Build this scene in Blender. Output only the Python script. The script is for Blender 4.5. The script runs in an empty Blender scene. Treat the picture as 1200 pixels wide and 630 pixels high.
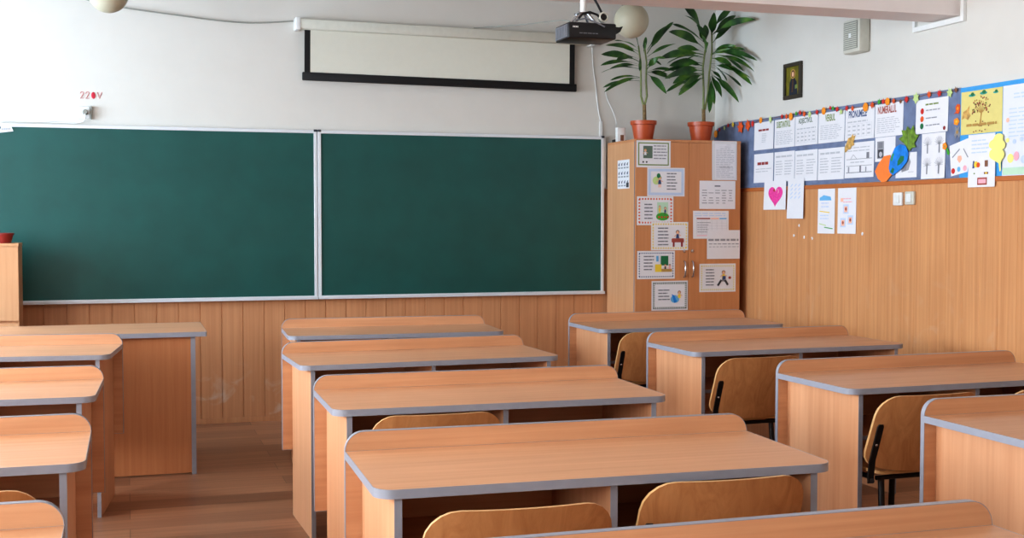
import bpy, bmesh, math, random
from mathutils import Vector, Matrix, Euler

random.seed(7)
scene = bpy.context.scene
COL = scene.collection
PI = math.pi
R = math.radians

# ------------------------------------------------------------------ materials
MATS = {}


def new_mat(name):
    m = bpy.data.materials.new(name)
    m.use_nodes = True
    nt = m.node_tree
    return m, nt, nt.nodes['Principled BSDF']


def srgb(r, g, b):
    def f(c):
        c /= 255.0
        return c / 12.92 if c <= 0.04045 else ((c + 0.055) / 1.055) ** 2.4
    return (f(r), f(g), f(b), 1)


def plain(name, rgb, rough=0.5, metal=0.0, spec=0.5, noise=0.03, scale=30):
    """procedural plain colour with a little tonal variation"""
    m, nt, b = new_mat(name)
    tc = nt.nodes.new('ShaderNodeTexCoord')
    n = nt.nodes.new('ShaderNodeTexNoise')
    n.inputs['Scale'].default_value = scale
    n.inputs['Detail'].default_value = 3
    nt.links.new(tc.outputs['Object'], n.inputs['Vector'])
    r = nt.nodes.new('ShaderNodeValToRGB')
    c = srgb(*rgb)
    r.color_ramp.elements[0].position = 0.3
    r.color_ramp.elements[1].position = 0.7
    r.color_ramp.elements[0].color = tuple(x * (1 - noise) for x in c[:3]) + (1,)
    r.color_ramp.elements[1].color = tuple(min(1, x * (1 + noise)) for x in c[:3]) + (1,)
    nt.links.new(n.outputs['Fac'], r.inputs['Fac'])
    nt.links.new(r.outputs['Color'], b.inputs['Base Color'])
    b.inputs['Roughness'].default_value = rough
    b.inputs['Metallic'].default_value = metal
    b.inputs['Specular IOR Level'].default_value = spec
    MATS[name] = m
    return m


def wood(name, dark, light, axis='X', rough=0.42, along=1.2, across=38, spec=0.4, per_object=True, cath=0.0):
    """laminate with fine grain running along one object axis"""
    m, nt, b = new_mat(name)
    L = nt.links
    tc = nt.nodes.new('ShaderNodeTexCoord')
    mp = nt.nodes.new('ShaderNodeMapping')
    s = [across, across, across]
    s['XYZ'.index(axis)] = along
    mp.inputs['Scale'].default_value = s
    if per_object:
        oi = nt.nodes.new('ShaderNodeObjectInfo')
        mu = nt.nodes.new('ShaderNodeVectorMath')
        mu.operation = 'SCALE'
        cb = nt.nodes.new('ShaderNodeCombineXYZ')
        for i in range(3):
            L.new(oi.outputs['Random'], cb.inputs[i])
        mu.inputs['Scale'].default_value = 40
        L.new(cb.outputs[0], mu.inputs[0])
        L.new(mu.outputs[0], mp.inputs['Location'])
    L.new(tc.outputs['Object'], mp.inputs['Vector'])
    n = nt.nodes.new('ShaderNodeTexNoise')
    n.inputs['Scale'].default_value = 1
    n.inputs['Detail'].default_value = 6
    n.inputs['Roughness'].default_value = 0.6
    n.inputs['Distortion'].default_value = 0.4 + cath
    L.new(mp.outputs[0], n.inputs['Vector'])
    r = nt.nodes.new('ShaderNodeValToRGB')
    r.color_ramp.elements[0].position = 0.28
    r.color_ramp.elements[1].position = 0.72
    r.color_ramp.elements[0].color = srgb(*dark)
    r.color_ramp.elements[1].color = srgb(*light)
    L.new(n.outputs['Fac'], r.inputs['Fac'])
    # broad tone drift
    n2 = nt.nodes.new('ShaderNodeTexNoise')
    n2.inputs['Scale'].default_value = 2.2
    L.new(tc.outputs['Object'], n2.inputs['Vector'])
    mr = nt.nodes.new('ShaderNodeMapRange')
    mr.inputs['To Min'].default_value = 0.9
    mr.inputs['To Max'].default_value = 1.1
    L.new(n2.outputs['Fac'], mr.inputs['Value'])
    mx = nt.nodes.new('ShaderNodeVectorMath')
    mx.operation = 'SCALE'
    L.new(r.outputs['Color'], mx.inputs[0])
    L.new(mr.outputs[0], mx.inputs['Scale'])
    L.new(mx.outputs[0], b.inputs['Base Color'])
    b.inputs['Roughness'].default_value = rough
    b.inputs['Specular IOR Level'].default_value = spec
    MATS[name] = m
    return m


def wainscot_mat(name, axis_h, dark, light, scuff_top, scuff_amt):
    m = wood(name, dark, light, 'Z', rough=0.45, along=0.9, across=46, per_object=False)
    nt = m.node_tree
    L = nt.links
    b = nt.nodes['Principled BSDF']
    src = b.inputs['Base Color'].links[0].from_socket
    tc = nt.nodes.new('ShaderNodeTexCoord')
    sep = nt.nodes.new('ShaderNodeSeparateXYZ')
    L.new(tc.outputs['Object'], sep.inputs[0])
    # pale scuffs low on the panelling
    n = nt.nodes.new('ShaderNodeTexNoise')
    n.inputs['Scale'].default_value = 5.5
    n.inputs['Detail'].default_value = 5
    n.inputs['Distortion'].default_value = 1.2
    L.new(tc.outputs['Object'], n.inputs['Vector'])
    mr = nt.nodes.new('ShaderNodeMapRange')
    mr.inputs['From Min'].default_value = 0.57
    mr.inputs['From Max'].default_value = 0.72
    L.new(n.outputs['Fac'], mr.inputs['Value'])
    hz = nt.nodes.new('ShaderNodeMapRange')
    hz.inputs['From Min'].default_value = scuff_top
    hz.inputs['From Max'].default_value = scuff_top * 0.3
    L.new(sep.outputs['Z'], hz.inputs['Value'])
    mu = nt.nodes.new('ShaderNodeMath')
    mu.operation = 'MULTIPLY'
    L.new(mr.outputs[0], mu.inputs[0])
    L.new(hz.outputs[0], mu.inputs[1])
    mu2 = nt.nodes.new('ShaderNodeMath')
    mu2.operation = 'MULTIPLY'
    mu2.inputs[1].default_value = scuff_amt
    L.new(mu.outputs[0], mu2.inputs[0])
    mix = nt.nodes.new('ShaderNodeMix')
    mix.data_type = 'RGBA'
    L.new(mu2.outputs[0], mix.inputs['Factor'])
    L.new(src, mix.inputs['A'])
    mix.inputs['B'].default_value = srgb(214, 190, 170)
    L.new(mix.outputs['Result'], b.inputs['Base Color'])
    return m


def floor_mat():
    m, nt, b = new_mat('floor_laminate')
    L = nt.links
    tc = nt.nodes.new('ShaderNodeTexCoord')
    br = nt.nodes.new('ShaderNodeTexBrick')
    br.offset = 0.37
    br.inputs['Scale'].default_value = 1
    br.inputs['Brick Width'].default_value = 1.25
    br.inputs['Row Height'].default_value = 0.19
    br.inputs['Mortar Size'].default_value = 0.0016
    br.inputs['Mortar Smooth'].default_value = 0.3
    br.inputs['Bias'].default_value = 0
    br.inputs['Color1'].default_value = srgb(114, 76, 56)
    br.inputs['Color2'].default_value = srgb(160, 116, 88)
    br.inputs['Mortar'].default_value = srgb(60, 42, 32)
    L.new(tc.outputs['Object'], br.inputs['Vector'])
    mp = nt.nodes.new('ShaderNodeMapping')
    mp.inputs['Scale'].default_value = (1.6, 26, 1)
    L.new(tc.outputs['Object'], mp.inputs['Vector'])
    n = nt.nodes.new('ShaderNodeTexNoise')
    n.inputs['Scale'].default_value = 1
    n.inputs['Detail'].default_value = 6
    n.inputs['Distortion'].default_value = 0.8
    L.new(mp.outputs[0], n.inputs['Vector'])
    r = nt.nodes.new('ShaderNodeMapRange')
    r.inputs['To Min'].default_value = 0.5
    r.inputs['To Max'].default_value = 1.6
    L.new(n.outputs['Fac'], r.inputs['Value'])
    mx = nt.nodes.new('ShaderNodeVectorMath')
    mx.operation = 'SCALE'
    L.new(br.outputs['Color'], mx.inputs[0])
    L.new(r.outputs[0], mx.inputs['Scale'])
    L.new(mx.outputs[0], b.inputs['Base Color'])
    b.inputs['Roughness'].default_value = 0.3
    b.inputs['Specular IOR Level'].default_value = 0.5
    MATS['floor_laminate'] = m


def leaf_mat():
    m, nt, b = new_mat('leaf_green')
    L = nt.links
    tc = nt.nodes.new('ShaderNodeTexCoord')
    n = nt.nodes.new('ShaderNodeTexNoise')
    n.inputs['Scale'].default_value = 9
    n.inputs['Detail'].default_value = 2
    L.new(tc.outputs['Object'], n.inputs['Vector'])
    r = nt.nodes.new('ShaderNodeValToRGB')
    e = r.color_ramp.elements
    e[0].position = 0.3
    e[0].color = srgb(30, 58, 30)
    e[1].position = 0.78
    e[1].color = srgb(150, 160, 62)
    k = e.new(0.52)
    k.color = srgb(56, 100, 42)
    k = e.new(0.66)
    k.color = srgb(90, 130, 50)
    L.new(n.outputs['Fac'], r.inputs['Fac'])
    L.new(r.outputs['Color'], b.inputs['Base Color'])
    b.inputs['Roughness'].default_value = 0.38
    MATS['leaf_green'] = m


def denim_mat():
    m = plain('denim', (116, 128, 158), 0.9, noise=0.18, scale=14)
    return m


wood('desk_wood_x', (196, 142, 104), (215, 163, 124), 'X', rough=0.42, spec=0.6)
wood('desk_wood_z', (200, 144, 105), (217, 163, 124), 'Z', rough=0.42)
wood('teacher_wood', (178, 116, 76), (194, 134, 92), 'Z', rough=0.42)
wood('cab_door', (196, 132, 88), (210, 148, 102), 'Z', rough=0.4)
wood('cab_side', (206, 150, 108), (218, 166, 124), 'Z', rough=0.45)
wood('ply', (172, 116, 72), (200, 144, 96), 'Z', rough=0.3, along=1.6, across=16, cath=1.6)
plain('ply_edge', (206, 162, 110), 0.45)
plain('edge_grey', (146, 148, 158), 0.32, spec=0.6)
plain('inner_dark', (108, 70, 46), 0.7)
wainscot_mat('wainscot_front', 'X', (192, 134, 94), (211, 155, 113), 0.42, 1.0)
wainscot_mat('wainscot_right', 'Y', (194, 134, 88), (217, 160, 111), 1.3, 0.28)
plain('rail_wood', (190, 112, 60), 0.4)
floor_mat()
plain('wall_white', (218, 214, 207), 0.85, noise=0.015, scale=6)
plain('ceiling_white', (228, 224, 220), 0.9, noise=0.01, scale=6)
plain('beam_white', (236, 226, 223), 0.85, noise=0.015, scale=6)
plain('board_green', (21, 82, 77), 0.38, spec=0.55, noise=0.10, scale=5)
plain('alu', (226, 228, 232), 0.35, metal=0.2, noise=0.01)
plain('alu_dark', (70, 72, 80), 0.4, metal=0.3)
plain('white_plastic', (232, 232, 230), 0.4)
plain('cream_plastic', (208, 206, 194), 0.5)
plain('grey_plastic', (150, 150, 142), 0.5)
plain('screen_cloth', (220, 218, 205), 0.8, noise=0.01)
plain('black_cloth', (16, 16, 18), 0.6)
plain('black_plastic', (24, 24, 27), 0.38)
plain('vent_grey', (110, 112, 118), 0.45)
plain('black_metal', (22, 22, 25), 0.4)
plain('steel', (190, 190, 192), 0.25, metal=0.9)
plain('globe_glass', (190, 184, 162), 0.5, noise=0.01)
plain('lamp_ring', (140, 134, 122), 0.45)
plain('terracotta', (186, 84, 44), 0.35)
plain('red_pot', (140, 40, 34), 0.4)
plain('soil', (54, 40, 30), 0.95, noise=0.3)
plain('stem_green', (122, 134, 84), 0.6, noise=0.2)
plain('trunk_brown', (136, 112, 76), 0.8, noise=0.35, scale=60)
leaf_mat()
denim_mat()
plain('bright_blue', (70, 160, 222), 0.8)
plain('paper', (232, 230, 234), 0.85, noise=0.01)
plain('paper_dim', (222, 220, 222), 0.85, noise=0.01)
plain('paper_yellow', (224, 210, 134), 0.85, noise=0.02)
plain('paper_lav', (224, 226, 240), 0.85, noise=0.01)
plain('ink', (158, 158, 164), 0.9)
plain('ink_light', (194, 194, 200), 0.9)
plain('ink_dark', (72, 72, 78), 0.9)
plain('ink_mid', (132, 132, 140), 0.9)
plain('maroon', (150, 60, 60), 0.9)
plain('olive', (128, 146, 84), 0.9)
plain('greygreen', (104, 122, 108), 0.9)
plain('navy', (66, 84, 128), 0.9)
plain('redbrown', (168, 84, 72), 0.9)
plain('pink', (236, 72, 160), 0.9, noise=0.15, scale=80)
plain('pink_pale', (240, 178, 190), 0.9)
plain('salmon', (246, 190, 164), 0.9)
plain('red', (206, 52, 46), 0.8)
plain('marker_red', (196, 46, 66), 0.8)
plain('rust', (222, 92, 40), 0.8)
plain('orange', (244, 150, 40), 0.8)
plain('orange_card', (246, 134, 62), 0.8)
plain('yellow', (240, 208, 70), 0.8)
plain('pale_yellow', (246, 236, 140), 0.8)
plain('lime', (196, 216, 146), 0.8)
plain('green', (70, 164, 60), 0.8)
plain('forest', (40, 118, 76), 0.8)
plain('teal', (60, 160, 150), 0.8)
plain('brown', (136, 92, 70), 0.8)
plain('tan', (190, 150, 84), 0.8)
plain('earth_blue', (30, 132, 220), 0.7, noise=0.25, scale=22)
plain('sky_blue', (110, 180, 226), 0.8)
plain('pale_blue', (198, 212, 236), 0.9)
plain('pale_green', (192, 222, 196), 0.9)
plain('skin', (232, 184, 152), 0.8)
plain('oak_leaf', (110, 142, 50), 0.8, noise=0.45, scale=30)
plain('wheat_leaf', (206, 164, 96), 0.8, noise=0.35, scale=40)
plain('icon_gold', (120, 112, 30), 0.5, noise=0.3, scale=20)
plain('icon_frame', (62, 56, 46), 0.5)
plain('icon_robe', (26, 36, 52), 0.6, noise=0.3, scale=25)
plain('icon_brown', (92, 60, 36), 0.6)
plain('silver', (168, 168, 176), 0.35, metal=0.5)


def glass_mat():
    m, nt, b = new_mat('window_glass')
    out = nt.nodes['Material Output']
    t = nt.nodes.new('ShaderNodeBsdfTransparent')
    g = nt.nodes.new('ShaderNodeBsdfGlossy')
    g.inputs['Roughness'].default_value = 0.02
    mx = nt.nodes.new('ShaderNodeMixShader')
    mx.inputs[0].default_value = 0.06
    nt.links.new(t.outputs[0], mx.inputs[1])
    nt.links.new(g.outputs[0], mx.inputs[2])
    nt.links.new(mx.outputs[0], out.inputs[0])
    MATS['window_glass'] = m


glass_mat()


# ------------------------------------------------------------------ mesh builder
class MB:
    def __init__(self):
        self.v, self.f, self.m = [], [], []
        self.mats = []

    def mi(self, mat):
        if mat not in self.mats:
            self.mats.append(mat)
        return self.mats.index(mat)

    def add(self, verts, faces, mat):
        o = len(self.v)
        k = self.mi(mat)
        self.v += [tuple(p) for p in verts]
        for f in faces:
            self.f.append([o + i for i in f])
            self.m.append(k)

    def box(self, x0, x1, y0, y1, z0, z1, mat, M=None, bevel=0.0):
        if bevel > 0:
            bm = bmesh.new()
            bmesh.ops.create_cube(bm, size=1)
            for v in bm.verts:
                v.co = Vector(((x0 + x1) / 2 + v.co.x * (x1 - x0), (y0 + y1) / 2 + v.co.y * (y1 - y0), (z0 + z1) / 2 + v.co.z * (z1 - z0)))
            bmesh.ops.bevel(bm, geom=bm.edges[:], offset=bevel, segments=2, affect='EDGES', profile=0.5)
            bm.verts.index_update()
            vs = [v.co.copy() for v in bm.verts]
            fs = [[v.index for v in f.verts] for f in bm.faces]
            bm.free()
        else:
            vs = [Vector(p) for p in ((x0, y0, z0), (x1, y0, z0), (x1, y1, z0), (x0, y1, z0), (x0, y0, z1), (x1, y0, z1), (x1, y1, z1), (x0, y1, z1))]
            fs = [(0, 3, 2, 1), (4, 5, 6, 7), (0, 1, 5, 4), (1, 2, 6, 5), (2, 3, 7, 6), (3, 0, 4, 7)]
        if M is not None:
            vs = [M @ v for v in vs]
        self.add(vs, fs, mat)

    def prism(self, pts, t0, t1, plane, mat, capmat=None):
        """pts 2D outline (ccw), extruded; plane 'xy','xz','yz'"""
        def P(p, t):
            return {'xy': (p[0], p[1], t), 'xz': (p[0], t, p[1]), 'yz': (t, p[0], p[1])}[plane]
        n = len(pts)
        vs = [P(p, t0) for p in pts] + [P(p, t1) for p in pts]
        self.add(vs, [list(range(n))[::-1], list(range(n, 2 * n))], capmat or mat)
        o = len(self.v) - 2 * n
        k = self.mi(mat)
        for i in range(n):
            j = (i + 1) % n
            self.f.append([o + i, o + j, o + n + j, o + n + i])
            self.m.append(k)

    def ring(self, outer, inner, t0, t1, plane, mat):
        """closed solid band between two outlines of equal count"""
        def P(p, t):
            return {'xy': (p[0], p[1], t), 'xz': (p[0], t, p[1]), 'yz': (t, p[0], p[1])}[plane]
        n = len(outer)
        vs = [P(p, t0) for p in outer] + [P(p, t1) for p in outer] + [P(p, t0) for p in inner] + [P(p, t1) for p in inner]
        fs = []
        for i in range(n):
            j = (i + 1) % n
            fs += [(i, j, n + j, n + i), (2 * n + i, 3 * n + i, 3 * n + j, 2 * n + j), (n + i, n + j, 3 * n + j, 3 * n + i), (i, 2 * n + i, 2 * n + j, j)]
        self.add(vs, fs, mat)

    def tube(self, path, r, mat, n=10, r1=None):
        pts = [Vector(p) for p in path]
        vs = []
        up = Vector((0, 0, 1))
        N = len(pts)
        prev = None
        for i, p in enumerate(pts):
            a = pts[max(i - 1, 0)]
            b = pts[min(i + 1, N - 1)]
            d = (b - a).normalized()
            if prev is None:
                ref = up if abs(d.z) < 0.9 else Vector((1, 0, 0))
                u = d.cross(ref).normalized()
            else:
                u = (prev - d * prev.dot(d)).normalized()
            prev = u
            w = d.cross(u)
            rr = r if r1 is None else r + (r1 - r) * i / (N - 1)
            for k in range(n):
                t = 2 * PI * k / n
                vs.append(p + (u * math.cos(t) + w * math.sin(t)) * rr)
        fs = []
        for i in range(N - 1):
            for k in range(n):
                j = (k + 1) % n
                fs.append((i * n + k, i * n + j, (i + 1) * n + j, (i + 1) * n + k))
        fs.append(list(range(n))[::-1])
        fs.append([(N - 1) * n + k for k in range(n)])
        self.add(vs, fs, mat)

    def lathe(self, prof, c, mat, n=32):
        """prof list of (r,z); closed by caps when r==0"""
        vs, fs = [], []
        for r, z in prof:
            for k in range(n):
                t = 2 * PI * k / n
                vs.append((c[0] + r * math.cos(t), c[1] + r * math.sin(t), c[2] + z))
        for i in range(len(prof) - 1):
            for k in range(n):
                j = (k + 1) % n
                fs.append((i * n + k, i * n + j, (i + 1) * n + j, (i + 1) * n + k))
        self.add(vs, fs, mat)

    def build(self, name, parent=None, smooth=None, loc=None, rot=None):
        me = bpy.data.meshes.new(name)
        me.from_pydata(self.v, [], self.f)
        for mt in self.mats:
            me.materials.append(MATS[mt])
        me.polygons.foreach_set('material_index', self.m)
        bm = bmesh.new()
        bm.from_mesh(me)
        bmesh.ops.remove_doubles(bm, verts=bm.verts[:], dist=1e-6)
        if name not in ('paper_sheet',) and self.recalc:
            bmesh.ops.recalc_face_normals(bm, faces=bm.faces[:])
        bm.to_mesh(me)
        bm.free()
        if smooth:
            me.polygons.foreach_set('use_smooth', [True] * len(me.polygons))
            me.set_sharp_from_angle(angle=R(smooth))
        o = bpy.data.objects.new(name, me)
        COL.objects.link(o)
        if parent:
            o.parent = parent
        if loc:
            o.location = loc
        if rot:
            o.rotation_euler = rot
        return o
    recalc = True


def tag(o, label=None, cat=None, group=None, kind=None):
    if label:
        o['label'] = label
    if cat:
        o['category'] = cat
    if group:
        o['group'] = group
    if kind:
        o['kind'] = kind
    return o


def thing(name, label, cat, loc=(0, 0, 0), rz=0, group=None):
    o = bpy.data.objects.new(name, None)
    o.empty_display_size = 0.1
    COL.objects.link(o)
    o.location = loc
    o.rotation_euler = (0, 0, rz)
    return tag(o, label, cat, group)


def copy_tree(o, parent=None):
    c = o.copy()
    COL.objects.link(c)
    if parent:
        c.parent = parent
    for ch in [k for k in PARTS.get(o.name, [])]:
        copy_tree(ch, c)
    return c


PARTS = {}


def register(root):
    """remember the part tree of a prototype for copying"""
    def walk(o):
        PARTS[o.name] = [k for k in COL.objects if k.parent == o]
        for k in PARTS[o.name]:
            walk(k)
    walk(root)


def rpoly(x0, y0, x1, y1, rad, inset=0.0, seg=8):
    """rounded rectangle ccw from bottom-left; rad = (bl, br, tr, tl)"""
    x0 += inset
    y0 += inset
    x1 -= inset
    y1 -= inset
    out = []
    cs = [(x0, y0, 1, 1, PI), (x1, y0, -1, 1, 1.5 * PI), (x1, y1, -1, -1, 0), (x0, y1, 1, -1, 0.5 * PI)]
    for (cx, cy, sx, sy, a0), r in zip(cs, rad):
        if r <= 0:
            out.append((cx, cy))
        else:
            r = max(r - inset, 0.001)
            for k in range(seg + 1):
                a = a0 + 0.5 * PI * k / seg
                out.append((cx + sx * r + r * math.cos(a), cy + sy * r + r * math.sin(a)))
    return out


def struct(o):
    o['kind'] = 'structure'
    return o


# ------------------------------------------------------------------ room shell
XL, XR, YB, YF, ZC = -2.9, 4.301, -1.4, 8.51, 3.05
mb = MB()
mb.box(XL - .1, XR + .1, YB - .1, YF + .1, -.1, 0, 'floor_laminate')
struct(mb.build('floor'))
mb = MB()
mb.box(XL - .3, XR + .1, YB - .1, YF + .1, ZC, ZC + .1, 'ceiling_white')
struct(mb.build('ceiling'))
mb = MB()
mb.box(XL - .1, XR + .1, YF, YF + .1, 0, ZC, 'wall_white')
struct(mb.build('wall_front'))
mb = MB()
mb.box(XR, XR + .1, YB, YF, 0, ZC, 'wall_white')
struct(mb.build('wall_right'))
mb = MB()
mb.box(XL - .1, XR + .1, YB - .1, YB, 0, ZC, 'wall_white')
struct(mb.build('wall_back'))
WIN = [(5.55, 7.95), (2.4, 4.8), (-0.75, 1.65)]
WZ0, WZ1 = 0.95, 2.65
mb = MB()
mb.box(XL - .2, XL, YB, YF, 0, WZ0, 'wall_white')
mb.box(XL - .2, XL, YB, YF, WZ1, ZC, 'wall_white')
ys = [YB]
for a, b in sorted(WIN):
    ys += [a, b]
ys.append(YF)
for i in range(0, len(ys), 2):
    mb.box(XL - .2, XL, ys[i], ys[i + 1], WZ0, WZ1, 'wall_white')
struct(mb.build('wall_left'))
for i, (a, b) in enumerate(WIN):
    mb = MB()
    t = .06
    for (p, q, r, s) in ((a, b, WZ0, WZ0 + t), (a, b, WZ1 - t, WZ1), (a, a + t, WZ0 + t, WZ1 - t), (b - t, b, WZ0 + t, WZ1 - t), ((a + b) / 2 - t / 2, (a + b) / 2 + t / 2, WZ0 + t, WZ1 - t)):
        mb.box(XL - .15, XL - .09, p, q, r, s, 'white_plastic')
    w = struct(mb.build('window_%d' % (i + 1)))
    mb = MB()
    mb.box(XL - .123, XL - .117, a + t, b - t, WZ0 + t, WZ1 - t, 'window_glass')
    mb.build('pane', w)

# tongue-and-groove panelling
ZW = 1.611


def groove_profile(a0, a1, ref, pitch, depth=.005, half=.004, base=.012):
    pts = [(a0, base)]
    k0 = math.ceil((a0 + .02 - ref) / pitch)
    x = ref + k0 * pitch
    while x < a1 - .02:
        pts += [(x - half, base), (x - half * .4, base - depth), (x + half * .4, base - depth), (x + half, base)]
        x += pitch
    pts.append((a1, base))
    return pts


def panelling(name, prof, fn, z0, z1, mat):
    n = len(prof)
    vs = [fn(a, d, z0) for a, d in prof] + [fn(a, d, z1) for a, d in prof]
    fs = [(i, i + 1, n + i + 1, n + i) for i in range(n - 1)]
    # top lip back to the wall
    vs += [fn(a, .0005, z1) for a, d in prof]
    fs += [(n + i, n + i + 1, 2 * n + i + 1, 2 * n + i) for i in range(n - 1)]
    mb = MB()
    mb.add(vs, fs, mat)
    return struct(mb.build(name))


panelling('trim_1', groove_profile(XL, XR, .468, .1413), lambda a, d, z: (a, YF - d, z), 0, ZW, 'wainscot_front')
panelling('trim_2', groove_profile(YB, YF - .013, .05, .1413, depth=.002, half=.002), lambda a, d, z: (XR - d, a, z), 0, ZW - .024, 'wainscot_right')
mb = MB()
mb.box(XR - .02, XR - .0005, YB, YF - .014, ZW - .026, ZW, 'rail_wood', bevel=.003)
struct(mb.build('trim_3'))
# low kick strip at the foot of the front panelling
mb = MB()
mb.box(XL, XR - .014, YF - .018, YF - .0125, 0, .035, 'wainscot_front')
struct(mb.build('baseboard_front'))
# ceiling beam
mb = MB()
mb.box(XL, XR - .0005, 5.63, 5.87, 2.485, ZC - .0005, 'beam_white')
struct(mb.build('trim_4'))

# measured positions (metres)
GARLAND = [
(8.451,2.033,'orange',0.040),(8.395,2.061,'red',0.026),(8.312,2.068,'lime',0.026),(8.258,2.084,'red',0.026),(8.178,2.084,'yellow',0.032),(8.059,2.057,'rust',0.070),(7.956,2.062,'rust',0.063),(7.887,2.069,'red',0.038),(7.770,2.085,'orange',0.031),(7.626,2.080,'lime',0.037),(7.470,2.088,'red',0.027),(7.413,2.084,'rust',0.030),(7.351,2.079,'orange',0.036),(7.286,2.094,'green',0.024),(7.231,2.095,'red',0.029),(7.183,2.083,'rust',0.032),(7.119,2.075,'lime',0.035),(7.026,2.081,'red',0.029),(6.949,2.083,'orange',0.034),(6.870,2.095,'red',0.023),(6.830,2.089,'green',0.022),(6.791,2.081,'red',0.028),(6.742,2.060,'lime',0.028),(6.681,2.077,'red',0.028),(6.620,2.071,'rust',0.027),(6.478,2.067,'orange',0.038),(6.403,2.073,'rust',0.032),(6.333,2.085,'green',0.027),(6.290,2.084,'red',0.027),(6.248,2.080,'orange',0.032),(6.189,2.077,'rust',0.026),(6.127,2.069,'brown',0.021),(6.070,2.076,'red',0.031),(5.979,2.075,'lime',0.046),(5.859,2.085,'rust',0.030),(5.772,2.082,'red',0.030),(5.681,2.077,'lime',0.040),(5.624,2.086,'brown',0.025),]
P1_STEMS = [[(3.582, 8.2, 2.105), (3.58, 8.2, 2.162), (3.576, 8.2, 2.213)], [(3.573, 8.2, 2.206), (3.553, 8.2, 2.273), (3.545, 8.2, 2.385), (3.539, 8.2, 2.513), (3.54, 8.2, 2.633)], [(3.581, 8.2, 2.21), (3.597, 8.2, 2.275), (3.598, 8.2, 2.387), (3.594, 8.2, 2.515), (3.588, 8.2, 2.627)]]
P1_LEAVES = [
(3.541,2.585,3.276,2.625,0.031,-0.099),(3.541,2.601,3.345,2.661,0.028,-0.133),(3.538,2.521,3.242,2.560,0.050,-0.057),(3.536,2.497,3.237,2.481,0.034,-0.120),(3.538,2.465,3.243,2.429,0.028,-0.143),(3.542,2.409,3.312,2.377,0.025,-0.056),(3.542,2.382,3.257,2.325,0.034,0.079),(3.544,2.577,3.509,2.703,0.028,0.048),(3.572,2.594,3.589,2.699,0.028,0.039),(3.597,2.579,3.803,2.816,0.050,-0.102),(3.600,2.555,3.829,2.660,0.024,-0.020),(3.597,2.467,3.692,2.559,0.041,-0.088),(3.544,2.561,3.541,2.452,0.028,-0.115),(3.600,2.531,3.746,2.550,0.025,-0.132),(3.597,2.435,3.752,2.295,0.044,-0.104),(3.601,2.451,3.818,2.462,0.022,0.081),(3.601,2.443,3.783,2.406,0.028,0.056),]
P2_STEMS = [[(4.054, 8.2, 2.109), (4.053, 8.2, 2.158), (4.055, 8.2, 2.197)], [(4.049, 8.2, 2.19), (4.052, 8.2, 2.337), (4.049, 8.2, 2.5), (4.051, 8.2, 2.63), (4.057, 8.2, 2.744)], [(4.06, 8.2, 2.191), (4.086, 8.2, 2.306), (4.1, 8.2, 2.453), (4.106, 8.2, 2.616), (4.112, 8.2, 2.763)]]
P2_LEAVES = [
(4.050,2.744,3.884,2.946,0.063,0.050),(4.051,2.679,3.798,2.800,0.044,0.048),(4.051,2.638,3.768,2.744,0.056,-0.110),(4.050,2.590,3.693,2.548,0.056,-0.079),(4.050,2.606,3.835,2.625,0.041,0.003),(4.050,2.562,3.782,2.563,0.022,0.030),(4.050,2.525,3.773,2.498,0.053,0.062),(4.051,2.484,3.717,2.452,0.034,0.069),(4.051,2.471,3.738,2.405,0.056,-0.137),(4.051,2.443,3.801,2.370,0.041,-0.002),(4.051,2.422,3.748,2.308,0.041,0.015),(4.051,2.427,3.849,2.286,0.047,-0.028),(4.067,2.664,3.989,2.803,0.056,-0.114),(4.062,2.663,4.057,2.809,0.053,-0.037),(4.110,2.722,4.129,2.902,0.056,-0.137),(4.120,2.780,4.277,2.942,0.044,0.083),(4.121,2.739,4.307,2.887,0.044,0.065),(4.116,2.674,4.269,2.811,0.038,-0.018),(4.117,2.747,4.473,2.865,0.044,-0.082),(4.113,2.617,4.387,2.636,0.047,0.076),(4.116,2.609,4.489,2.563,0.034,-0.011),(4.117,2.592,4.462,2.483,0.044,0.069),(4.113,2.551,4.445,2.383,0.050,0.060),(4.110,2.527,4.435,2.429,0.044,-0.028),(4.110,2.502,4.362,2.364,0.041,-0.052),(4.107,2.453,4.224,2.346,0.038,-0.004),(4.107,2.437,4.197,2.285,0.041,-0.048),(4.111,2.445,4.339,2.251,0.041,-0.118),(4.102,2.412,4.098,2.167,0.041,-0.081),(4.105,2.421,4.138,2.229,0.034,0.051),(4.106,2.592,4.313,2.666,0.044,-0.149),(4.059,2.598,4.061,2.704,0.034,-0.148),(4.110,2.568,4.278,2.525,0.038,0.003),]
WIN_E = (470, 370, 400)
EXPO = 0.1

# ------------------------------------------------------------------ desks
DW, DD, DH = 1.2, .503, .76


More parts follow.
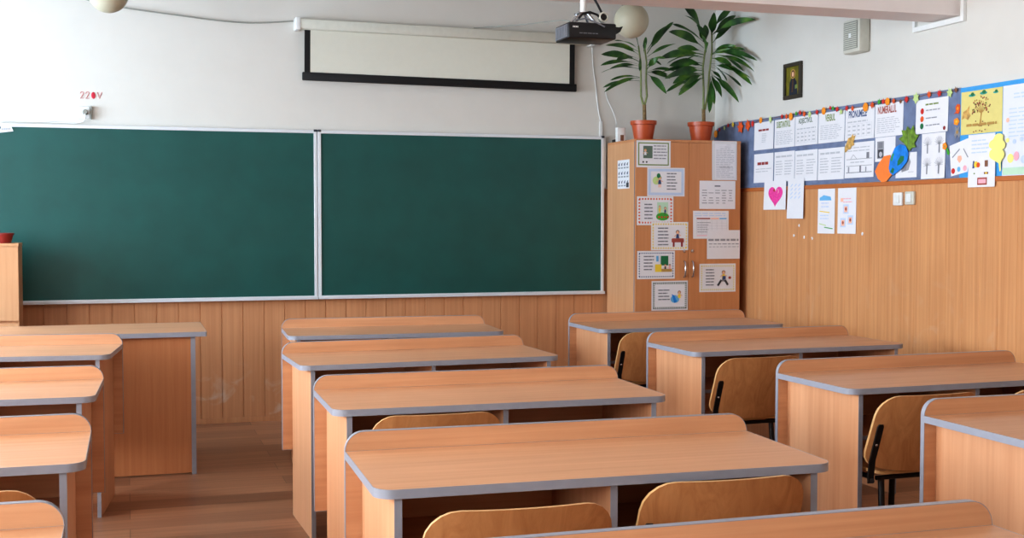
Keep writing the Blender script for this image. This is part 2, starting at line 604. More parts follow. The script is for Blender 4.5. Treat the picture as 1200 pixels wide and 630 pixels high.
def make_desk():
    root = thing('school_desk', 'x', 'desk', group='two-seat school desks')
    # tabletop with a rounded near edge
    rad = (.05, .05, 0, 0)
    o1, o2 = rpoly(0, 0, DW, DD, rad), rpoly(0, 0, DW, DD, rad, .0015)
    mb = MB()
    mb.prism(o2, DH - .022, DH, 'xy', 'desk_wood_x')
    top = mb.build('tabletop', root)
    mb = MB()
    mb.ring(o1, o2, DH - .0222, DH + .0003, 'xy', 'edge_grey')
    e = mb.build('edge_trim', top, smooth=40)
    e['label'] = 'grey plastic edge strip'
    # front board rising above the top
    rad = (0, 0, .053, .053)
    o1, o2 = rpoly(0, .308, DW, .813, rad), rpoly(0, .308, DW, .813, rad, .0015)
    mb = MB()
    mb.prism(o2, DD + .0005, DD + .0185, 'xz', 'desk_wood_x')
    fb = mb.build('front_board', root)
    mb = MB()
    mb.ring(o1, o2, DD + .0002, DD + .0188, 'xz', 'edge_grey')
    e = mb.build('edge_trim', fb, smooth=40)
    e['label'] = 'grey plastic edge strip'
    for x in (.046, DW - .064):
        mb = MB()
        mb.box(x, x + .018, .014, DD, .0, DH - .0225, 'desk_wood_z')
        sp = mb.build('side_panel', root)
        mb = MB()
        mb.box(x - .0003, x + .0183, .0122, .0138, .0, DH - .0225, 'edge_grey')
        e = mb.build('edge_trim', sp)
        e['label'] = 'grey plastic edge strip'
    mb = MB()
    mb.box(.0645, DW - .0645, .075, DD, .552, .568, 'desk_wood_x')
    sh = mb.build('shelf', root)
    mb = MB()
    mb.box(.0645, DW - .0645, .0735, .0748, .552, .5682, 'edge_grey')
    mb.build('edge_trim', sh)
    mb = MB()
    mb.box(.591, .609, .03, DD, .5685, DH - .0225, 'desk_wood_z')
    dv = mb.build('divider', root)
    mb = MB()
    mb.box(.5907, .6093, .0283, .0298, .5685, DH - .0225, 'edge_grey')
    mb.build('edge_trim', dv)
    register(root)
    return root


DESKS = [
    ('M1', .821, 6.605, -2.69, 'wooden desk with grey edging at the front of the middle row, below the white screen'),
    ('M2', .704, 5.257, 2.11, 'wooden desk in the middle row, second from the chalkboard'),
    ('M3', .643, 4.006, -1.01, 'wooden desk in the middle row, third from the chalkboard, one chair top at it'),
    ('M4', .545, 2.787, -1.6, 'large wooden desk in the middle foreground with two chair backs along its near edge'),
    ('M5', .503, 1.596, 0, 'wooden desk closest to the viewer, only its front board showing at the bottom edge'),
    ('R1', 2.572, 6.491, .83, 'wooden desk in the right row standing in front of the tall cupboard'),
    ('R2', 2.552, 5.245, 1.84, 'wooden desk in the right row, second from the tall cupboard'),
    ('R3', 2.553, 3.937, 1.72, 'wooden desk in the right row, third from the tall cupboard, reaching the panelled wall'),
    ('R4', 2.437, 2.833, 0, 'wooden desk at the right edge of the view, nearest of the right row'),
    ('L1', -1.275, 6.083, -6.4, 'wooden desk in the left row right in front of the teacher desk'),
    ('L2', -1.313, 4.62, -2.32, 'wooden desk in the left row, second behind the teacher desk'),
    ('L3', -1.309, 3.334, -.22, 'wooden desk in the left row with a scratched seam by its front board, third behind the teacher desk'),
    ('L4', -1.329, 2.16, 0, 'wooden desk at the bottom left corner, nearest of the left row'),
]
DESKS[11] = DESKS[11][:4] + ('wooden desk in the left row, third behind the teacher desk, a chair top behind it',)
proto = make_desk()
for i, (k, x, y, a, lab) in enumerate(DESKS):
    o = proto if i == 0 else copy_tree(proto)
    o.location = (x, y, 0)
    o.rotation_euler = (0, 0, R(a))
    o['label'] = lab

# ------------------------------------------------------------------ chairs


def make_chair():
    root = thing('school_chair', 'x', 'chair', group='plywood school chairs')
    # bent plywood backrest
    Hh, Wd, zb = .265, .455, .488
    lean = .36
    N, M = 22, 14

    def half(t):
        rt, rb = .075, .05
        z = t * Hh
        hw = Wd / 2 - .008 * t
        if z > Hh - rt:
            q = (z - (Hh - rt)) / rt
            hw -= rt * (1 - math.sqrt(max(0, 1 - q * q)))
        if z < rb:
            q = (rb - z) / rb
            hw -= rb * (1 - math.sqrt(max(0, 1 - q * q)))
        return hw

    def P(s, t, off):
        x = s * half(t)
        y = -.19 - lean * t * Hh + .038 * (x / (Wd / 2)) ** 2
        z = zb + t * Hh - .030 * (1 - (x / (Wd / 2)) ** 2) * (1 - t)
        nx = -2 * .038 * x / (Wd / 2) ** 2
        return (x + off * nx * -1 * .0, y + off, z)
    ts = [(1 - math.cos(PI * k / M)) / 2 for k in range(M + 1)]
    mb = MB()
    vs = [P(-1 + 2 * j / N, t, .006) for t in ts for j in range(N + 1)] + [P(-1 + 2 * j / N, t, -.006) for t in ts for j in range(N + 1)]
    W1 = N + 1
    K = W1 * (M + 1)
    fr = [(i * W1 + j, i * W1 + j + 1, (i + 1) * W1 + j + 1, (i + 1) * W1 + j) for i in range(M) for j in range(N)]
    mb.add(vs, fr + [tuple(K + q for q in f[::-1]) for f in fr], 'ply')
    rim = [j for j in range(N + 1)] + [i * W1 + N for i in range(1, M + 1)] + [M * W1 + j for j in range(N - 1, -1, -1)] + [i * W1 for i in range(M - 1, 0, -1)]
    k = mb.mi('ply_edge')
    for a, b in zip(rim, rim[1:] + rim[:1]):
        mb.f.append([a, b, K + b, K + a])
        mb.m.append(k)
    mb.build('backrest', root, smooth=50)
    # seat, slightly dished
    mb = MB()
    out = rpoly(-.165, -.165, .165, .2, (.03, .03, .06, .06))

    def sz(x, y):
        return .012 * (x / .2) ** 2 - .03 * max(0, (y - .1) / .1) ** 2 * .6
    n = len(out)
    rings = [1, .75, .5, .25]
    vs, fs = [], []
    for side, zz in ((0, .452), (1, .440)):
        for r in rings:
            for (x, y) in out:
                xx, yy = x * r, (y - .0075) * r + .0075
                vs.append((xx, yy, zz + sz(xx, yy)))
        vs.append((0, .0075, zz))
    L = len(rings) * n + 1
    for side in (0, 1):
        o = side * L
        for q in range(len(rings) - 1):
            for i in range(n):
                j = (i + 1) % n
                f = (o + q * n + i, o + q * n + j, o + (q + 1) * n + j, o + (q + 1) * n + i)
                fs.append(f if side == 0 else f[::-1])
        for i in range(n):
            j = (i + 1) % n
            f = (o + 3 * n + i, o + 3 * n + j, o + L - 1)
            fs.append(f if side == 0 else f[::-1])
    mb.add(vs, fs, 'ply')
    mb.add([vs[i] for i in range(n)] + [vs[L + i] for i in range(n)], [(i, n + i, n + (i + 1) % n, (i + 1) % n) for i in range(n)], 'ply_edge')
    mb.build('seat', root, smooth=50)
    for s in (-1, 1):
        # flat steel bracket on the rear face of the backrest, down to the seat rail
        def q(z):
            t = (z - zb) / Hh
            return -.19 - lean * (z - zb) + .038 * .8 - .0075
        mb = MB()
        x0, x1 = s * .197 - .0125, s * .197 + .0125
        zs = [.418, .45, .50, .56, .635, .645]
        vs, fs = [], []
        for i, z in enumerate(zs):
            y = q(z)
            if z < .48:
                y = q(.48)
            w = 1 if i < len(zs) - 1 else .6
            xm = (x0 + x1) / 2
            hw = .0125 * w
            vs += [(xm - hw, y, z), (xm + hw, y, z), (xm + hw, y - .007, z), (xm - hw, y - .007, z)]
        for i in range(len(zs) - 1):
            for k2 in range(4):
                j = (k2 + 1) % 4
                fs.append((4 * i + k2, 4 * i + j, 4 * i + 4 + j, 4 * i + 4 + k2))
        fs += [(0, 3, 2, 1), tuple(4 * (len(zs) - 1) + k2 for k2 in range(4))]
        mb.add(vs, fs, 'black_metal')
        br = mb.build('back_bracket', root)
        mb = MB()
        M4 = Matrix.Translation((s * .197, q(.565) - .007, .565)) @ Matrix.Rotation(R(90), 4, 'X')
        mbl = MB()
        mbl.lathe([(0, .003), (.004, .002), (.006, 0), (.006, -.002)], (0, 0, 0), 'steel', 12)
        mbl.v = [tuple(M4 @ Vector(p)) for p in mbl.v]
        mbl.build('bolt', br, smooth=40)
        mb = MB()
        mb.tube([(s * .197, -.176, .428), (s * .16, -.12, .428), (s * .15, .17, .428)], .0095, 'black_metal')
        mb.build('seat_rail', root, smooth=50)
        mb = MB()
        mb.tube([(s * .125, -.13, .432), (s * .13, -.15, .2), (s * .14, -.175, .0)], .0125, 'black_metal')
        mb.build('leg', root, smooth=50)
        mb = MB()
        mb.tube([(s * .125, .14, .432), (s * .13, .155, .2), (s * .14, .175, .0)], .0125, 'black_metal')
        mb.build('leg', root, smooth=50)
    for y in (-.135, .14):
        mb = MB()
        mb.tube([(-.15, y, .428), (.15, y, .428)], .009, 'black_metal')
        mb.build('cross_rail', root, smooth=50)
    register(root)
    return root


# backrest-plane reference: chair origin is 0.24 m in front of the backrest
CHAIRS = [
    (1.420, 2.775 + .19, -1.5, 'plywood chair at the large foreground desk, right of the pair, its wide back fully showing'),
    (.845, 2.645 + .19, -2.0, 'plywood chair at the large foreground desk, left of the pair, cut by the bottom edge'),
    (.976, 3.96 + .19, -1.0, 'plywood chair at the third middle-row desk, only its curved top showing'),
    (2.800, 3.865 + .19, 1.5, 'plywood chair with black side bracket at the desk near the panelled right wall'),
    (3.36, 3.865 + .19, 1.5, 'plywood chair at the far right edge of the view, only its back corner showing'),
    (2.798, 5.12 + .19, 1.8, 'plywood chair with black side bracket at the second right-row desk'),
    (2.86, 6.43 + .19, 1.0, 'plywood chair at the desk in front of the tall cupboard, farthest of the chairs'),
    (-.42, 3.16 + .19, 0, 'plywood chair at the left row, only the rounded top corner of its back showing'),
]
proto = make_chair()
for i, (x, y, a, lab) in enumerate(CHAIRS):
    o = proto if i == 0 else copy_tree(proto)
    o.location = (x, y, 0)
    o.rotation_euler = (0, 0, R(a))
    o['label'] = lab

# ------------------------------------------------------------------ teacher desk and low cupboard
td = thing('teacher_desk', 'wide wooden teacher desk with a closed front panel by the chalkboard', 'desk', (-1.25, 6.82, 0))
TW = 1.66
o1, o2 = rpoly(0, 0, TW, .655, (0, .01, .01, 0)), rpoly(0, 0, TW, .655, (0, .01, .01, 0), .0015)
mb = MB()
mb.prism(o2, .752, .777, 'xy', 'desk_wood_x')
top = mb.build('tabletop', td)
mb = MB()
mb.ring(o1, o2, .7518, .7773, 'xy', 'edge_grey')
mb.build('edge_trim', top)
for x in (.05, TW - .085):
    mb = MB()
    mb.box(x, x + .024, .022, .62, .0, .7515, 'teacher_wood')
    sp = mb.build('side_panel', td)
    mb = MB()
    mb.box(x - .0003, x + .0243, .0200, .0218, .0, .7515, 'edge_grey')
    mb.build('edge_trim', sp)
mb = MB()
mb.box(.0745, TW - .0855, .03, .048, .008, .7515, 'teacher_wood')
mb.build('front_panel', td)

cb = thing('low_cupboard', 'pale wooden cupboard standing behind the teacher desk at the left edge', 'cupboard', (-.63, 8.0, 0))
mb = MB()
mb.box(-.8, 0, .02, .3, .0, 1.22, 'cab_side')
mb.box(-.802, .002, .0, .302, 1.22, 1.238, 'cab_side')
mb.build('carcass', cb)
for x0, x1 in ((-.8, -.402), (-.398, -.0)):
    mb = MB()
    mb.box(x0 + .002, x1 - .001, .001, .0195, .768, 1.217, 'cab_side')
    d = mb.build('door', cb)
    mb = MB()
    xk = x1 - .05 if x0 < -.5 else x0 + .05
    mb.lathe([(0, 0), (.012, 0), (.014, .012), (.008, .02), (0, .021)], (0, 0, 0), 'steel', 14)
    mb.build('knob', d, smooth=40, loc=(xk, .0005, .95), rot=(R(90), 0, 0))
    mb = MB()
    mb.box(x0 + .002, x1 - .001, .001, .0195, .06, .752, 'cab_side')
    mb.build('drawer_front', cb)

pt = thing('flower_pot', 'small dark red pot on the low cupboard by the left edge', 'pot', (-.725, 8.13, 1.238))
mb = MB()
mb.lathe([(0, 0), (.045, 0), (.06, .05), (.064, .05), (.064, .062), (.056, .062), (.052, .045), (0, .045)], (0, 0, 0), 'red_pot')
mb.build('pot', pt, smooth=40)
mb = MB()
mb.lathe([(.0515, .046), (.03, .05), (0, .051)], (0, 0, 0), 'soil')
mb.build('soil', pt, smooth=60)

# ------------------------------------------------------------------ chalkboards
ZT, ZB_ = 1.997, .834


def chalkboard(x0, x1, label, dark_end):
    t = thing('chalkboard', label, 'chalkboard', (x0, YF - .0125, ZB_), group='green chalkboards')
    w, h = x1 - x0, ZT - ZB_
    mb = MB()
    mb.box(.01, w - .01, -.018, -.001, .01, h - .01, 'board_green')
    mb.build('writing_surface', t)
    mb = MB()
    mb.box(0, w, -.026, -.001, h - .022, h, 'alu', bevel=.002)
    mb.box(0, .022, -.026, -.001, .024, h - .022, 'alu', bevel=.002)
    mb.box(w - .022, w, -.026, -.001, .024, h - .022, 'alu', bevel=.002)
    f = mb.build('frame', t)
    mb = MB()
    mb.box(0, w, -.055, -.001, 0, .008, 'alu', bevel=.002)
    mb.box(0, w, -.055, -.05, .008, .02, 'alu', bevel=.002)
    mb.box(0, w, -.03, -.001, .008, .024, 'alu', bevel=.002)
    mb.build('chalk_tray', t)
    for xx in (.011, w - .011):
        mb = MB()
        mb.box(xx - .012, xx + .012, -.029, -.001, h - .012, h + .004, 'alu_dark', bevel=.002)
        mb.build('corner_cap', t)
        mb = MB()
        mb.box(xx - .012, xx + .012, -.029, -.001, 0.0, .014, 'alu_dark', bevel=.002)
        mb.build('corner_cap', t)
    return t


chalkboard(-.87, 1.257, 'green chalkboard panel, the left of two, below the red 220 V lettering', 0)
chalkboard(1.262, 3.378, 'green chalkboard panel, the right of two, beside the tall cupboard', 1)

# paper tag hooked over the left board
mb = MB()
mb.add([(0, 0, 0), (.085, .012, 0), (.062, .062, 0), (.018, .058, 0)], [(0, 1, 2, 3)], 'paper')
mb.add([(-0, -0, -.001), (.085, .012, -.001), (.062, .062, -.001), (.018, .058, -.001)], [(3, 2, 1, 0)], 'paper')
for i in range(5):
    x = .016 + .011 * i
    mb.add([(x, .016 + .001 * i, .0006), (x + .007, .017 + .001 * i, .0006), (x + .007, .03 + .001 * i, .0006), (x, .03 + .001 * i, .0006)], [(0, 1, 2, 3)], 'ink')
mb.recalc = False
o = mb.build('paper_tag', loc=(-.768, YF - .041, 1.935), rot=(R(90), 0, 0))
tag(o, 'small white paper tag stuck on the top edge of the left chalkboard', 'tag')

# ------------------------------------------------------------------ projection screen
ps = thing('projection_screen', 'white pull-down projection screen with black border above the chalkboards', 'screen', (1.115, YF, 2.7))
mb = MB()
mb.box(.0, 2.16, -.09, -.004, -.036, .036, 'cream_plastic', bevel=.014)
mb.build('housing', ps, smooth=40)
for x0 in (-.006, 2.13):
    mb = MB()
    mb.box(x0, x0 + .036, -.094, -.0003, -.042, .042, 'white_plastic', bevel=.006)
    mb.build('end_cap', ps, smooth=40)
mb = MB()
mb.box(.10, 1.985, -.05, -.047, -.325, -.03, 'screen_cloth')
sc_ = mb.build('cloth', ps)
for x0 in (.06, 1.9855):
    mb = MB()
    mb.box(x0, x0 + .0395, -.0503, -.0467, -.325, -.03, 'black_cloth')
    mb.build('black_border', sc_)
mb = MB()
mb.box(.045, 2.04, -.062, -.036, -.378, -.322, 'black_cloth', bevel=.006)
mb.build('bottom_bar', ps, smooth=40)
# the screen hangs a touch out of level
ps.rotation_euler = (0, R(.5), 0)
ps.location = (1.115, YF, 2.712)


def cord(name, label, pts, r, mat, cat='cable'):
    """smooth cord through points"""
    P = [Vector(p) for p in pts]
    out = []
    for i in range(len(P) - 1):
        p0 = P[max(i - 1, 0)]
        p1, p2 = P[i], P[i + 1]
        p3 = P[min(i + 2, len(P) - 1)]
        for k in range(8):
            t = k / 8
            out.append(.5 * ((2 * p1) + (p2 - p0) * t + (2 * p0 - 5 * p1 + 4 * p2 - p3) * t * t + (3 * p1 - p0 - 3 * p2 + p3) * t ** 3))
    out.append(P[-1])
    mb = MB()
    mb.tube(out, r, mat, n=6)
    o = mb.build(name, smooth=60)
    return tag(o, label, cat)


cord('ceiling_cable', 'thin pale cable sagging from the ceiling to the left end of the projection screen',
     [(-.7, YF - .03, ZC - .002), (-.264, YF - .03, 2.823), (-.064, YF - .02, 2.779), (.296, YF - .02, 2.741), (.757, YF - .02, 2.709), (1.1, YF - .04, 2.732)], .0055, 'grey_plastic')
cord('projector_cable', 'thin grey cable running from the projection screen housing to the projector',
     [(2.37, YF - .06, 2.742), (2.6, 8.2, 2.735), (2.5, 7.0, 2.58), (2.25, 6.1, 2.42), (2.16, 5.86, 2.378)], .004, 'grey_plastic')
cord('wall_cable', 'white cable hanging on the wall from the right end of the screen',
     [(3.285, YF - .02, 2.66), (3.30, YF - .008, 2.5), (3.319, YF - .008, 2.373), (3.34, YF - .008, 2.2), (3.362, YF - .008, 2.108)], .004, 'white_plastic')
cord('router_cable', 'thin white cable hanging down the wall to the white router',
     [(3.395, YF - .01, 2.36), (3.41, YF - .01, 2.28), (3.445, YF - .03, 2.19), (3.45, 8.42, 2.1), (3.42, 8.35, 2.052)], .003, 'white_plastic')
mb = MB()
mb.box(3.352, 3.376, YF - .012, YF - .0005, 1.999, 2.11, 'white_plastic', bevel=.002)
mb.box(3.3795, 3.395, YF - .03, YF - .0135, 1.62, 2.0, 'white_plastic', bevel=.002)
tag(mb.build('cable_duct'), 'short white cable duct above the right chalkboard corner', 'cable duct')

# socket with plug, and the hand-painted 220 V
so = thing('wall_socket', 'white wall socket with a plugged-in cable above the left chalkboard', 'socket', (-.258, YF, 2.08))
mb = MB()
mb.box(-.04, .04, -.018, -.0005, -.04, .04, 'white_plastic', bevel=.006)
mb.build('plate', so, smooth=40)
mb = MB()
mb.lathe([(0, 0), (.018, 0), (.018, .03), (.012, .04), (0, .04)], (0, 0, 0), 'grey_plastic', 18)
mb.build('plug', so, smooth=40, loc=(.01, -.018, 0), rot=(R(90), 0, 0))
mb = MB()
mb.box(.042, .052, -.03, -.0005, -.045, .042, 'grey_plastic', bevel=.003)
mb.build('side_switch', so)
mb = MB()
P0 = [(.01, -.055, -.005), (.012, -.05, -.04), (-.005, -.03, -.062), (-.06, -.02, -.072), (-.2, -.014, -.068), (-.5, -.012, -.066)]
mb.tube(P0, .004, 'white_plastic', n=6)
mb.build('cord', so, smooth=60)


def poly_text(body):
    cu = bpy.data.curves.new('t', 'FONT')
    cu.body = body
    cu.size = 1
    cu.resolution_u = 3
    cu.offset = .028
    ob = bpy.data.objects.new('t', cu)
    COL.objects.link(ob)
    bpy.context.view_layer.update()
    dg = bpy.context.evaluated_depsgraph_get()
    me = bpy.data.meshes.new_from_object(ob.evaluated_get(dg))
    vs = [(v.co.x, v.co.y) for v in me.vertices]
    fs = [list(p.vertices) for p in me.polygons]
    bpy.data.objects.remove(ob)
    bpy.data.curves.remove(cu)
    bpy.data.meshes.remove(me)
    x0, x1 = min(v[0] for v in vs), max(v[0] for v in vs)
    y0, y1 = min(v[1] for v in vs), max(v[1] for v in vs)
    return [((x - x0) / (x1 - x0), (y - y0) / (y1 - y0)) for x, y in vs], fs


# hand-drawn "220 V" with the zero filled in, red marker straight on the wall
mb = MB()


def stroke(pts, r=.0028):
    mb.tube([(x, 0, z) for x, z in pts], r, 'marker_red', n=5)


for dx in (0, .034):
    stroke([(dx, .034), (dx + .006, .044), (dx + .018, .045), (dx + .021, .036), (dx + .012, .018), (dx, .002), (dx + .022, .004)], .0017)
mb.lathe([(0, .004), (.011, .003), (.013, 0), (.011, -.003), (0, -.004)], (0, 0, 0), 'marker_red', 16)
n_ = 16 * 5
for i in range(len(mb.v) - n_, len(mb.v)):
    x, y, z = mb.v[i]
    mb.v[i] = (x + .081, z, y * 1.75 + .023)
stroke([(.107, .044), (.119, .003), (.134, .046)], .0017)
o = mb.build('wall_lettering', loc=(-.278, YF - .002, 2.17))
tag(o, 'red hand-painted 220 V lettering on the white wall above the socket', 'lettering')

# ------------------------------------------------------------------ tall cupboard in the corner
CX0, CX1, CD, CH = 3.40, 4.22, .57, 1.947
CY0 = 7.94
cu = thing('tall_cupboard', 'tall two-door wooden cupboard covered with paper sheets in the corner', 'cupboard', (CX0, CY0, 0))
w = CX1 - CX0
mb = MB()
mb.box(0, .018, .02, .52, .0, CH - .018, 'cab_side')
mb.box(w - .018, w, .02, .52, .0, CH - .018, 'cab_door')
mb.box(0, w, .0, .52, CH - .018, CH, 'cab_door')
mb.box(.018, w - .018, .505, .52, 0.0, CH - .018, 'cab_side')
mb.box(.018, w - .018, .04, .5, .06, .078, 'cab_side')
mb.box(.018, w - .018, .035, .053, .0, .06, 'cab_side')
mb.build('carcass', cu)
mb = MB()
mb.box(-.0008, .0005, .0192, .0205, 0, CH - .0, 'edge_grey')
mb.box(-.001, .019, .0170, .0198, 0, CH - .0185, 'edge_grey')
mb.build('edge_trim', cu)
for x0, x1, s in ((.004, w / 2 - .0015, 1), (w / 2 + .0015, w - .002, -1)):
    mb = MB()
    mb.box(x0, x1, 0, .0165, .062, CH - .02, 'cab_door')
    d = mb.build('door', cu)
    xh = x1 - .03 if s == 1 else x0 + .03
    mb = MB()
    mb.tube([(xh, .001, .975), (xh, -.018, .985), (xh, -.026, 1.02), (xh, -.026, 1.045), (xh, -.018, 1.08), (xh, .001, 1.09)], .006, 'steel', n=8)
    mb.build('handle', d, smooth=50)
    mb = MB()
    mb.lathe([(0, 0), (.011, 0), (.011, .006), (.006, .008), (0, .008)], (0, 0, 0), 'steel', 14)
    mb.build('lock', d, smooth=40, loc=(xh, .0, 1.16), rot=(R(90), 0, 0))


# ------------------------------------------------------------------ paper sheets
class Sheet:
    """a sheet in its own plane: X right, Y up, Z towards the viewer (metres); drawing is in 0..1 fractions"""

    def __init__(self, w, h, base='paper', curl=0.0, wob=0.0, skew=0.0, outline=None):
        self.w, self.h = w, h
        self.mb = MB()
        self.mb.recalc = False
        self.z = .0004
        self.curl, self.wob, self.skew = curl, wob, skew
        if outline:
            self._poly(outline, base, 0)
        else:
            nx, ny = 6, 8
            vs = [(i / nx * w, j / ny * h, 0) for j in range(ny + 1) for i in range(nx + 1)]
            fs = [(j * (nx + 1) + i, j * (nx + 1) + i + 1, (j + 1) * (nx + 1) + i + 1, (j + 1) * (nx + 1) + i) for j in range(ny) for i in range(nx)]
            self.mb.add(vs, fs, base)

    def _poly(self, pts, mat, z):
        a = sum(p[0] * q[1] - q[0] * p[1] for p, q in zip(pts, pts[1:] + pts[:1]))
        if a < 0:
            pts = pts[::-1]
        self.mb.add([(x * self.w, y * self.h, z) for x, y in pts], [list(range(len(pts)))], mat)

    def poly(self, pts, mat):
        self._poly(list(pts), mat, self.z)
        self.z += .00004

    def rect(self, x0, y0, x1, y1, mat):
        self.poly([(x0, y0), (x1, y0), (x1, y1), (x0, y1)], mat)

    def ell(self, cx, cy, rx, ry, mat, n=14):
        k = self.w / self.h
        self.poly([(cx + rx * math.cos(2 * PI * i / n), cy + ry * k * math.sin(2 * PI * i / n)) for i in range(n)], mat)

    def line(self, x0, y0, x1, y1, t, mat):
        dx, dy = (x1 - x0) * self.w, (y1 - y0) * self.h
        L = math.hypot(dx, dy) or 1
        nx, ny = -dy / L * t / 2, dx / L * t / 2
        nx /= self.w
        ny /= self.h
        self.poly([(x0 + nx, y0 + ny), (x0 - nx, y0 - ny), (x1 - nx, y1 - ny), (x1 + nx, y1 + ny)], mat)

    def writing(self, x0, y0, x1, y1, n, mat, words=3, fill=.36, rag=.25):
        """n lines of unreadably small writing"""
        for i in range(n):
            yc = y1 - (i + .5) * (y1 - y0) / n
            t = (y1 - y0) / n * fill / 2
            x = x0
            xe = x1 - random.random() * rag * (x1 - x0)
            while x < xe - .01:
                L = (x1 - x0) / words * random.uniform(.55, 1.1)
                self.rect(x, yc - t, min(x + L, xe), yc + t, mat)
                x += L + (x1 - x0) * .035

    def table(self, x0, y0, x1, y1, nc, nr, mat, cells=None):
        for i in range(nc + 1):
            x = x0 + (x1 - x0) * i / nc
            self.rect(x - .003, y0, x + .003, y1, mat)
        for j in range(nr + 1):
            y = y0 + (y1 - y0) * j / nr
            self.rect(x0, y - .0025, x1, y + .0025, mat)
        if cells:
            for i in range(nc):
                a = x0 + (x1 - x0) * (i + .15) / nc
                b = x0 + (x1 - x0) * (i + .85) / nc
                self.writing(a, y0 + .01, b, y1 - .01, max(3, nr * 3), cells, words=1, rag=.5)

    def border(self, m, t, mat, dash=None):
        """band along the edges at margin m (metres), thickness t"""
        mx, my, tx, ty = m / self.w, m / self.h, t / self.w, t / self.h
        if not dash:
            self.rect(mx, my, 1 - mx, my + ty, mat)
            self.rect(mx, 1 - my - ty, 1 - mx, 1 - my, mat)
            self.rect(mx, my + ty, mx + tx, 1 - my - ty, mat)
            self.rect(1 - mx - tx, my + ty, 1 - mx, 1 - my - ty, mat)
        else:
            nx = int((self.w - 2 * m) / (2 * dash))
            for i in range(nx):
                a = mx + (1 - 2 * mx) * (i + .25) / nx
                b = a + dash / self.w
                self.rect(a, my, b, my + ty, mat)
                self.rect(a, 1 - my - ty, b, 1 - my, mat)
            ny = int((self.h - 2 * m) / (2 * dash))
            for i in range(ny):
                a = my + (1 - 2 * my) * (i + .25) / ny
                b = a + dash / self.h
                self.rect(mx, a, mx + tx, b, mat)
                self.rect(1 - mx - tx, a, 1 - mx, b, mat)

    def text(self, body, x0, y0, x1, y1, mat):
        vs, fs = poly_text(body)
        self.mb.add([((x0 + u * (x1 - x0)) * self.w, (y0 + v * (y1 - y0)) * self.h, self.z) for u, v in vs], fs, mat)
        self.z += .00004

    def kid(self, cx, cy, s, shirt, legs, hair='brown', arms=True):
        """small generic cartoon child"""
        k = self.w / self.h
        if legs:
            self.rect(cx - .28 * s, cy - 1.1 * s * k, cx - .06 * s, cy - .3 * s * k, legs)
            self.rect(cx + .06 * s, cy - 1.1 * s * k, cx + .28 * s, cy - .3 * s * k, legs)
        self.poly([(cx - .36 * s, cy - .45 * s * k), (cx + .36 * s, cy - .45 * s * k), (cx + .26 * s, cy + .42 * s * k), (cx - .26 * s, cy + .42 * s * k)], shirt)
        if arms:
            self.line(cx - .25 * s, cy + .3 * s * k, cx - .75 * s, cy - .1 * s * k, .16 * s * self.w, 'skin')
            self.line(cx + .25 * s, cy + .3 * s * k, cx + .75 * s, cy + .05 * s * k, .16 * s * self.w, 'skin')
        self.ell(cx, cy + .82 * s * k, .42 * s, .42 * s, hair)
        self.ell(cx, cy + .74 * s * k, .34 * s, .34 * s, 'skin')

    def place(self, name, label, cat, origin, face, group=None):
        """face 'front' (normal -Y) or 'side' (normal -X); origin = bottom-left corner"""
        out = []
        for x, y, z in self.mb.v:
            t = y / self.h
            u = x / self.w
            zz = z + self.curl * (1 - t) ** 2 + self.wob * math.sin(u * 5 + t * 4) * (1 - t)
            out.append((x + self.skew * t, y, zz + (self.wob if self.wob else 0)))
        self.mb.v = out
        rot = (R(90), 0, 0) if face == 'front' else (R(90), 0, R(-90))
        o = self.mb.build(name, loc=origin, rot=rot)
        return tag(o, label, cat, group)


def cab(x0, x1, z0, z1, lift=.0012, base='paper', **k):
    s = Sheet(x1 - x0, z1 - z0, base, **k)
    s.o = (x0, CY0 - lift, z0)
    return s


G1 = 'decorated pages taped to the left cupboard door'
G2 = 'pages taped to the right cupboard door'
s = cab(CX0 + .006, 3.668, 1.75, 1.938)
s.border(.014, .008, 'olive')
s.rect(.2, .34, .47, .8, 'greygreen')
s.kid(.26, .52, .1, 'paper', None, 'tan')
s.ell(.2, .2, .025, .025, 'ink_dark')
s.ell(.3, .2, .025, .025, 'ink_dark')
s.writing(.5, .28, .9, .86, 5, 'ink', 3)
s.place('paper_sheet', 'page with green border and small chalkboard drawing, topmost on the left cupboard door', 'paper sheet', s.o, 'front', G1)

s = cab(3.49, 3.778, 1.548, 1.749)
s.border(.008, .018, 'pale_blue')
s.ell(.24, .55, .1, .1, 'lime')
s.kid(.33, .5, .12, 'navy', 'salmon', 'olive')
s.ell(.3, .72, .05, .06, 'forest')
s.writing(.52, .2, .8, .85, 6, 'ink_mid', 2)
s.place('paper_sheet', 'pale blue bordered page with a child, second down on the left cupboard door', 'paper sheet', s.o, 'front', G1)

s = cab(CX0 + .012, 3.692, 1.345, 1.547)
s.border(.012, .012, 'rust', dash=.010)
s.rect(.55, .2, .85, .8, 'pale_green')
s.ell(.7, .3, .18, .1, 'green')
s.kid(.62, .55, .08, 'yellow', 'yellow', 'tan')
s.kid(.77, .5, .08, 'navy', 'ink_dark', 'brown')
for x in (.6, .68, .76, .84):
    s.ell(x, .28, .025, .025, 'red')
s.writing(.2, .18, .46, .78, 5, 'ink_mid', 2)
s.place('paper_sheet', 'page with orange dotted border and two children in a garden, on the left cupboard door', 'paper sheet', s.o, 'front', G1)

s = cab(3.52, 3.807, 1.168, 1.367, lift=.0035)
s.border(.010, .010, 'yellow', dash=.009)
s.rect(.55, .28, .88, .4, 'redbrown')
s.kid(.71, .5, .12, 'navy', None, 'ink_dark')
s.rect(.58, .12, .63, .3, 'maroon')
s.rect(.8, .12, .85, .3, 'maroon')
s.rect(.56, .34, .87, .42, 'redbrown')
s.writing(.18, .14, .5, .84, 6, 'ink_mid', 2)
s.place('paper_sheet', 'yellow dotted page with a child reading at a table, left cupboard door', 'paper sheet', s.o, 'front', G1)

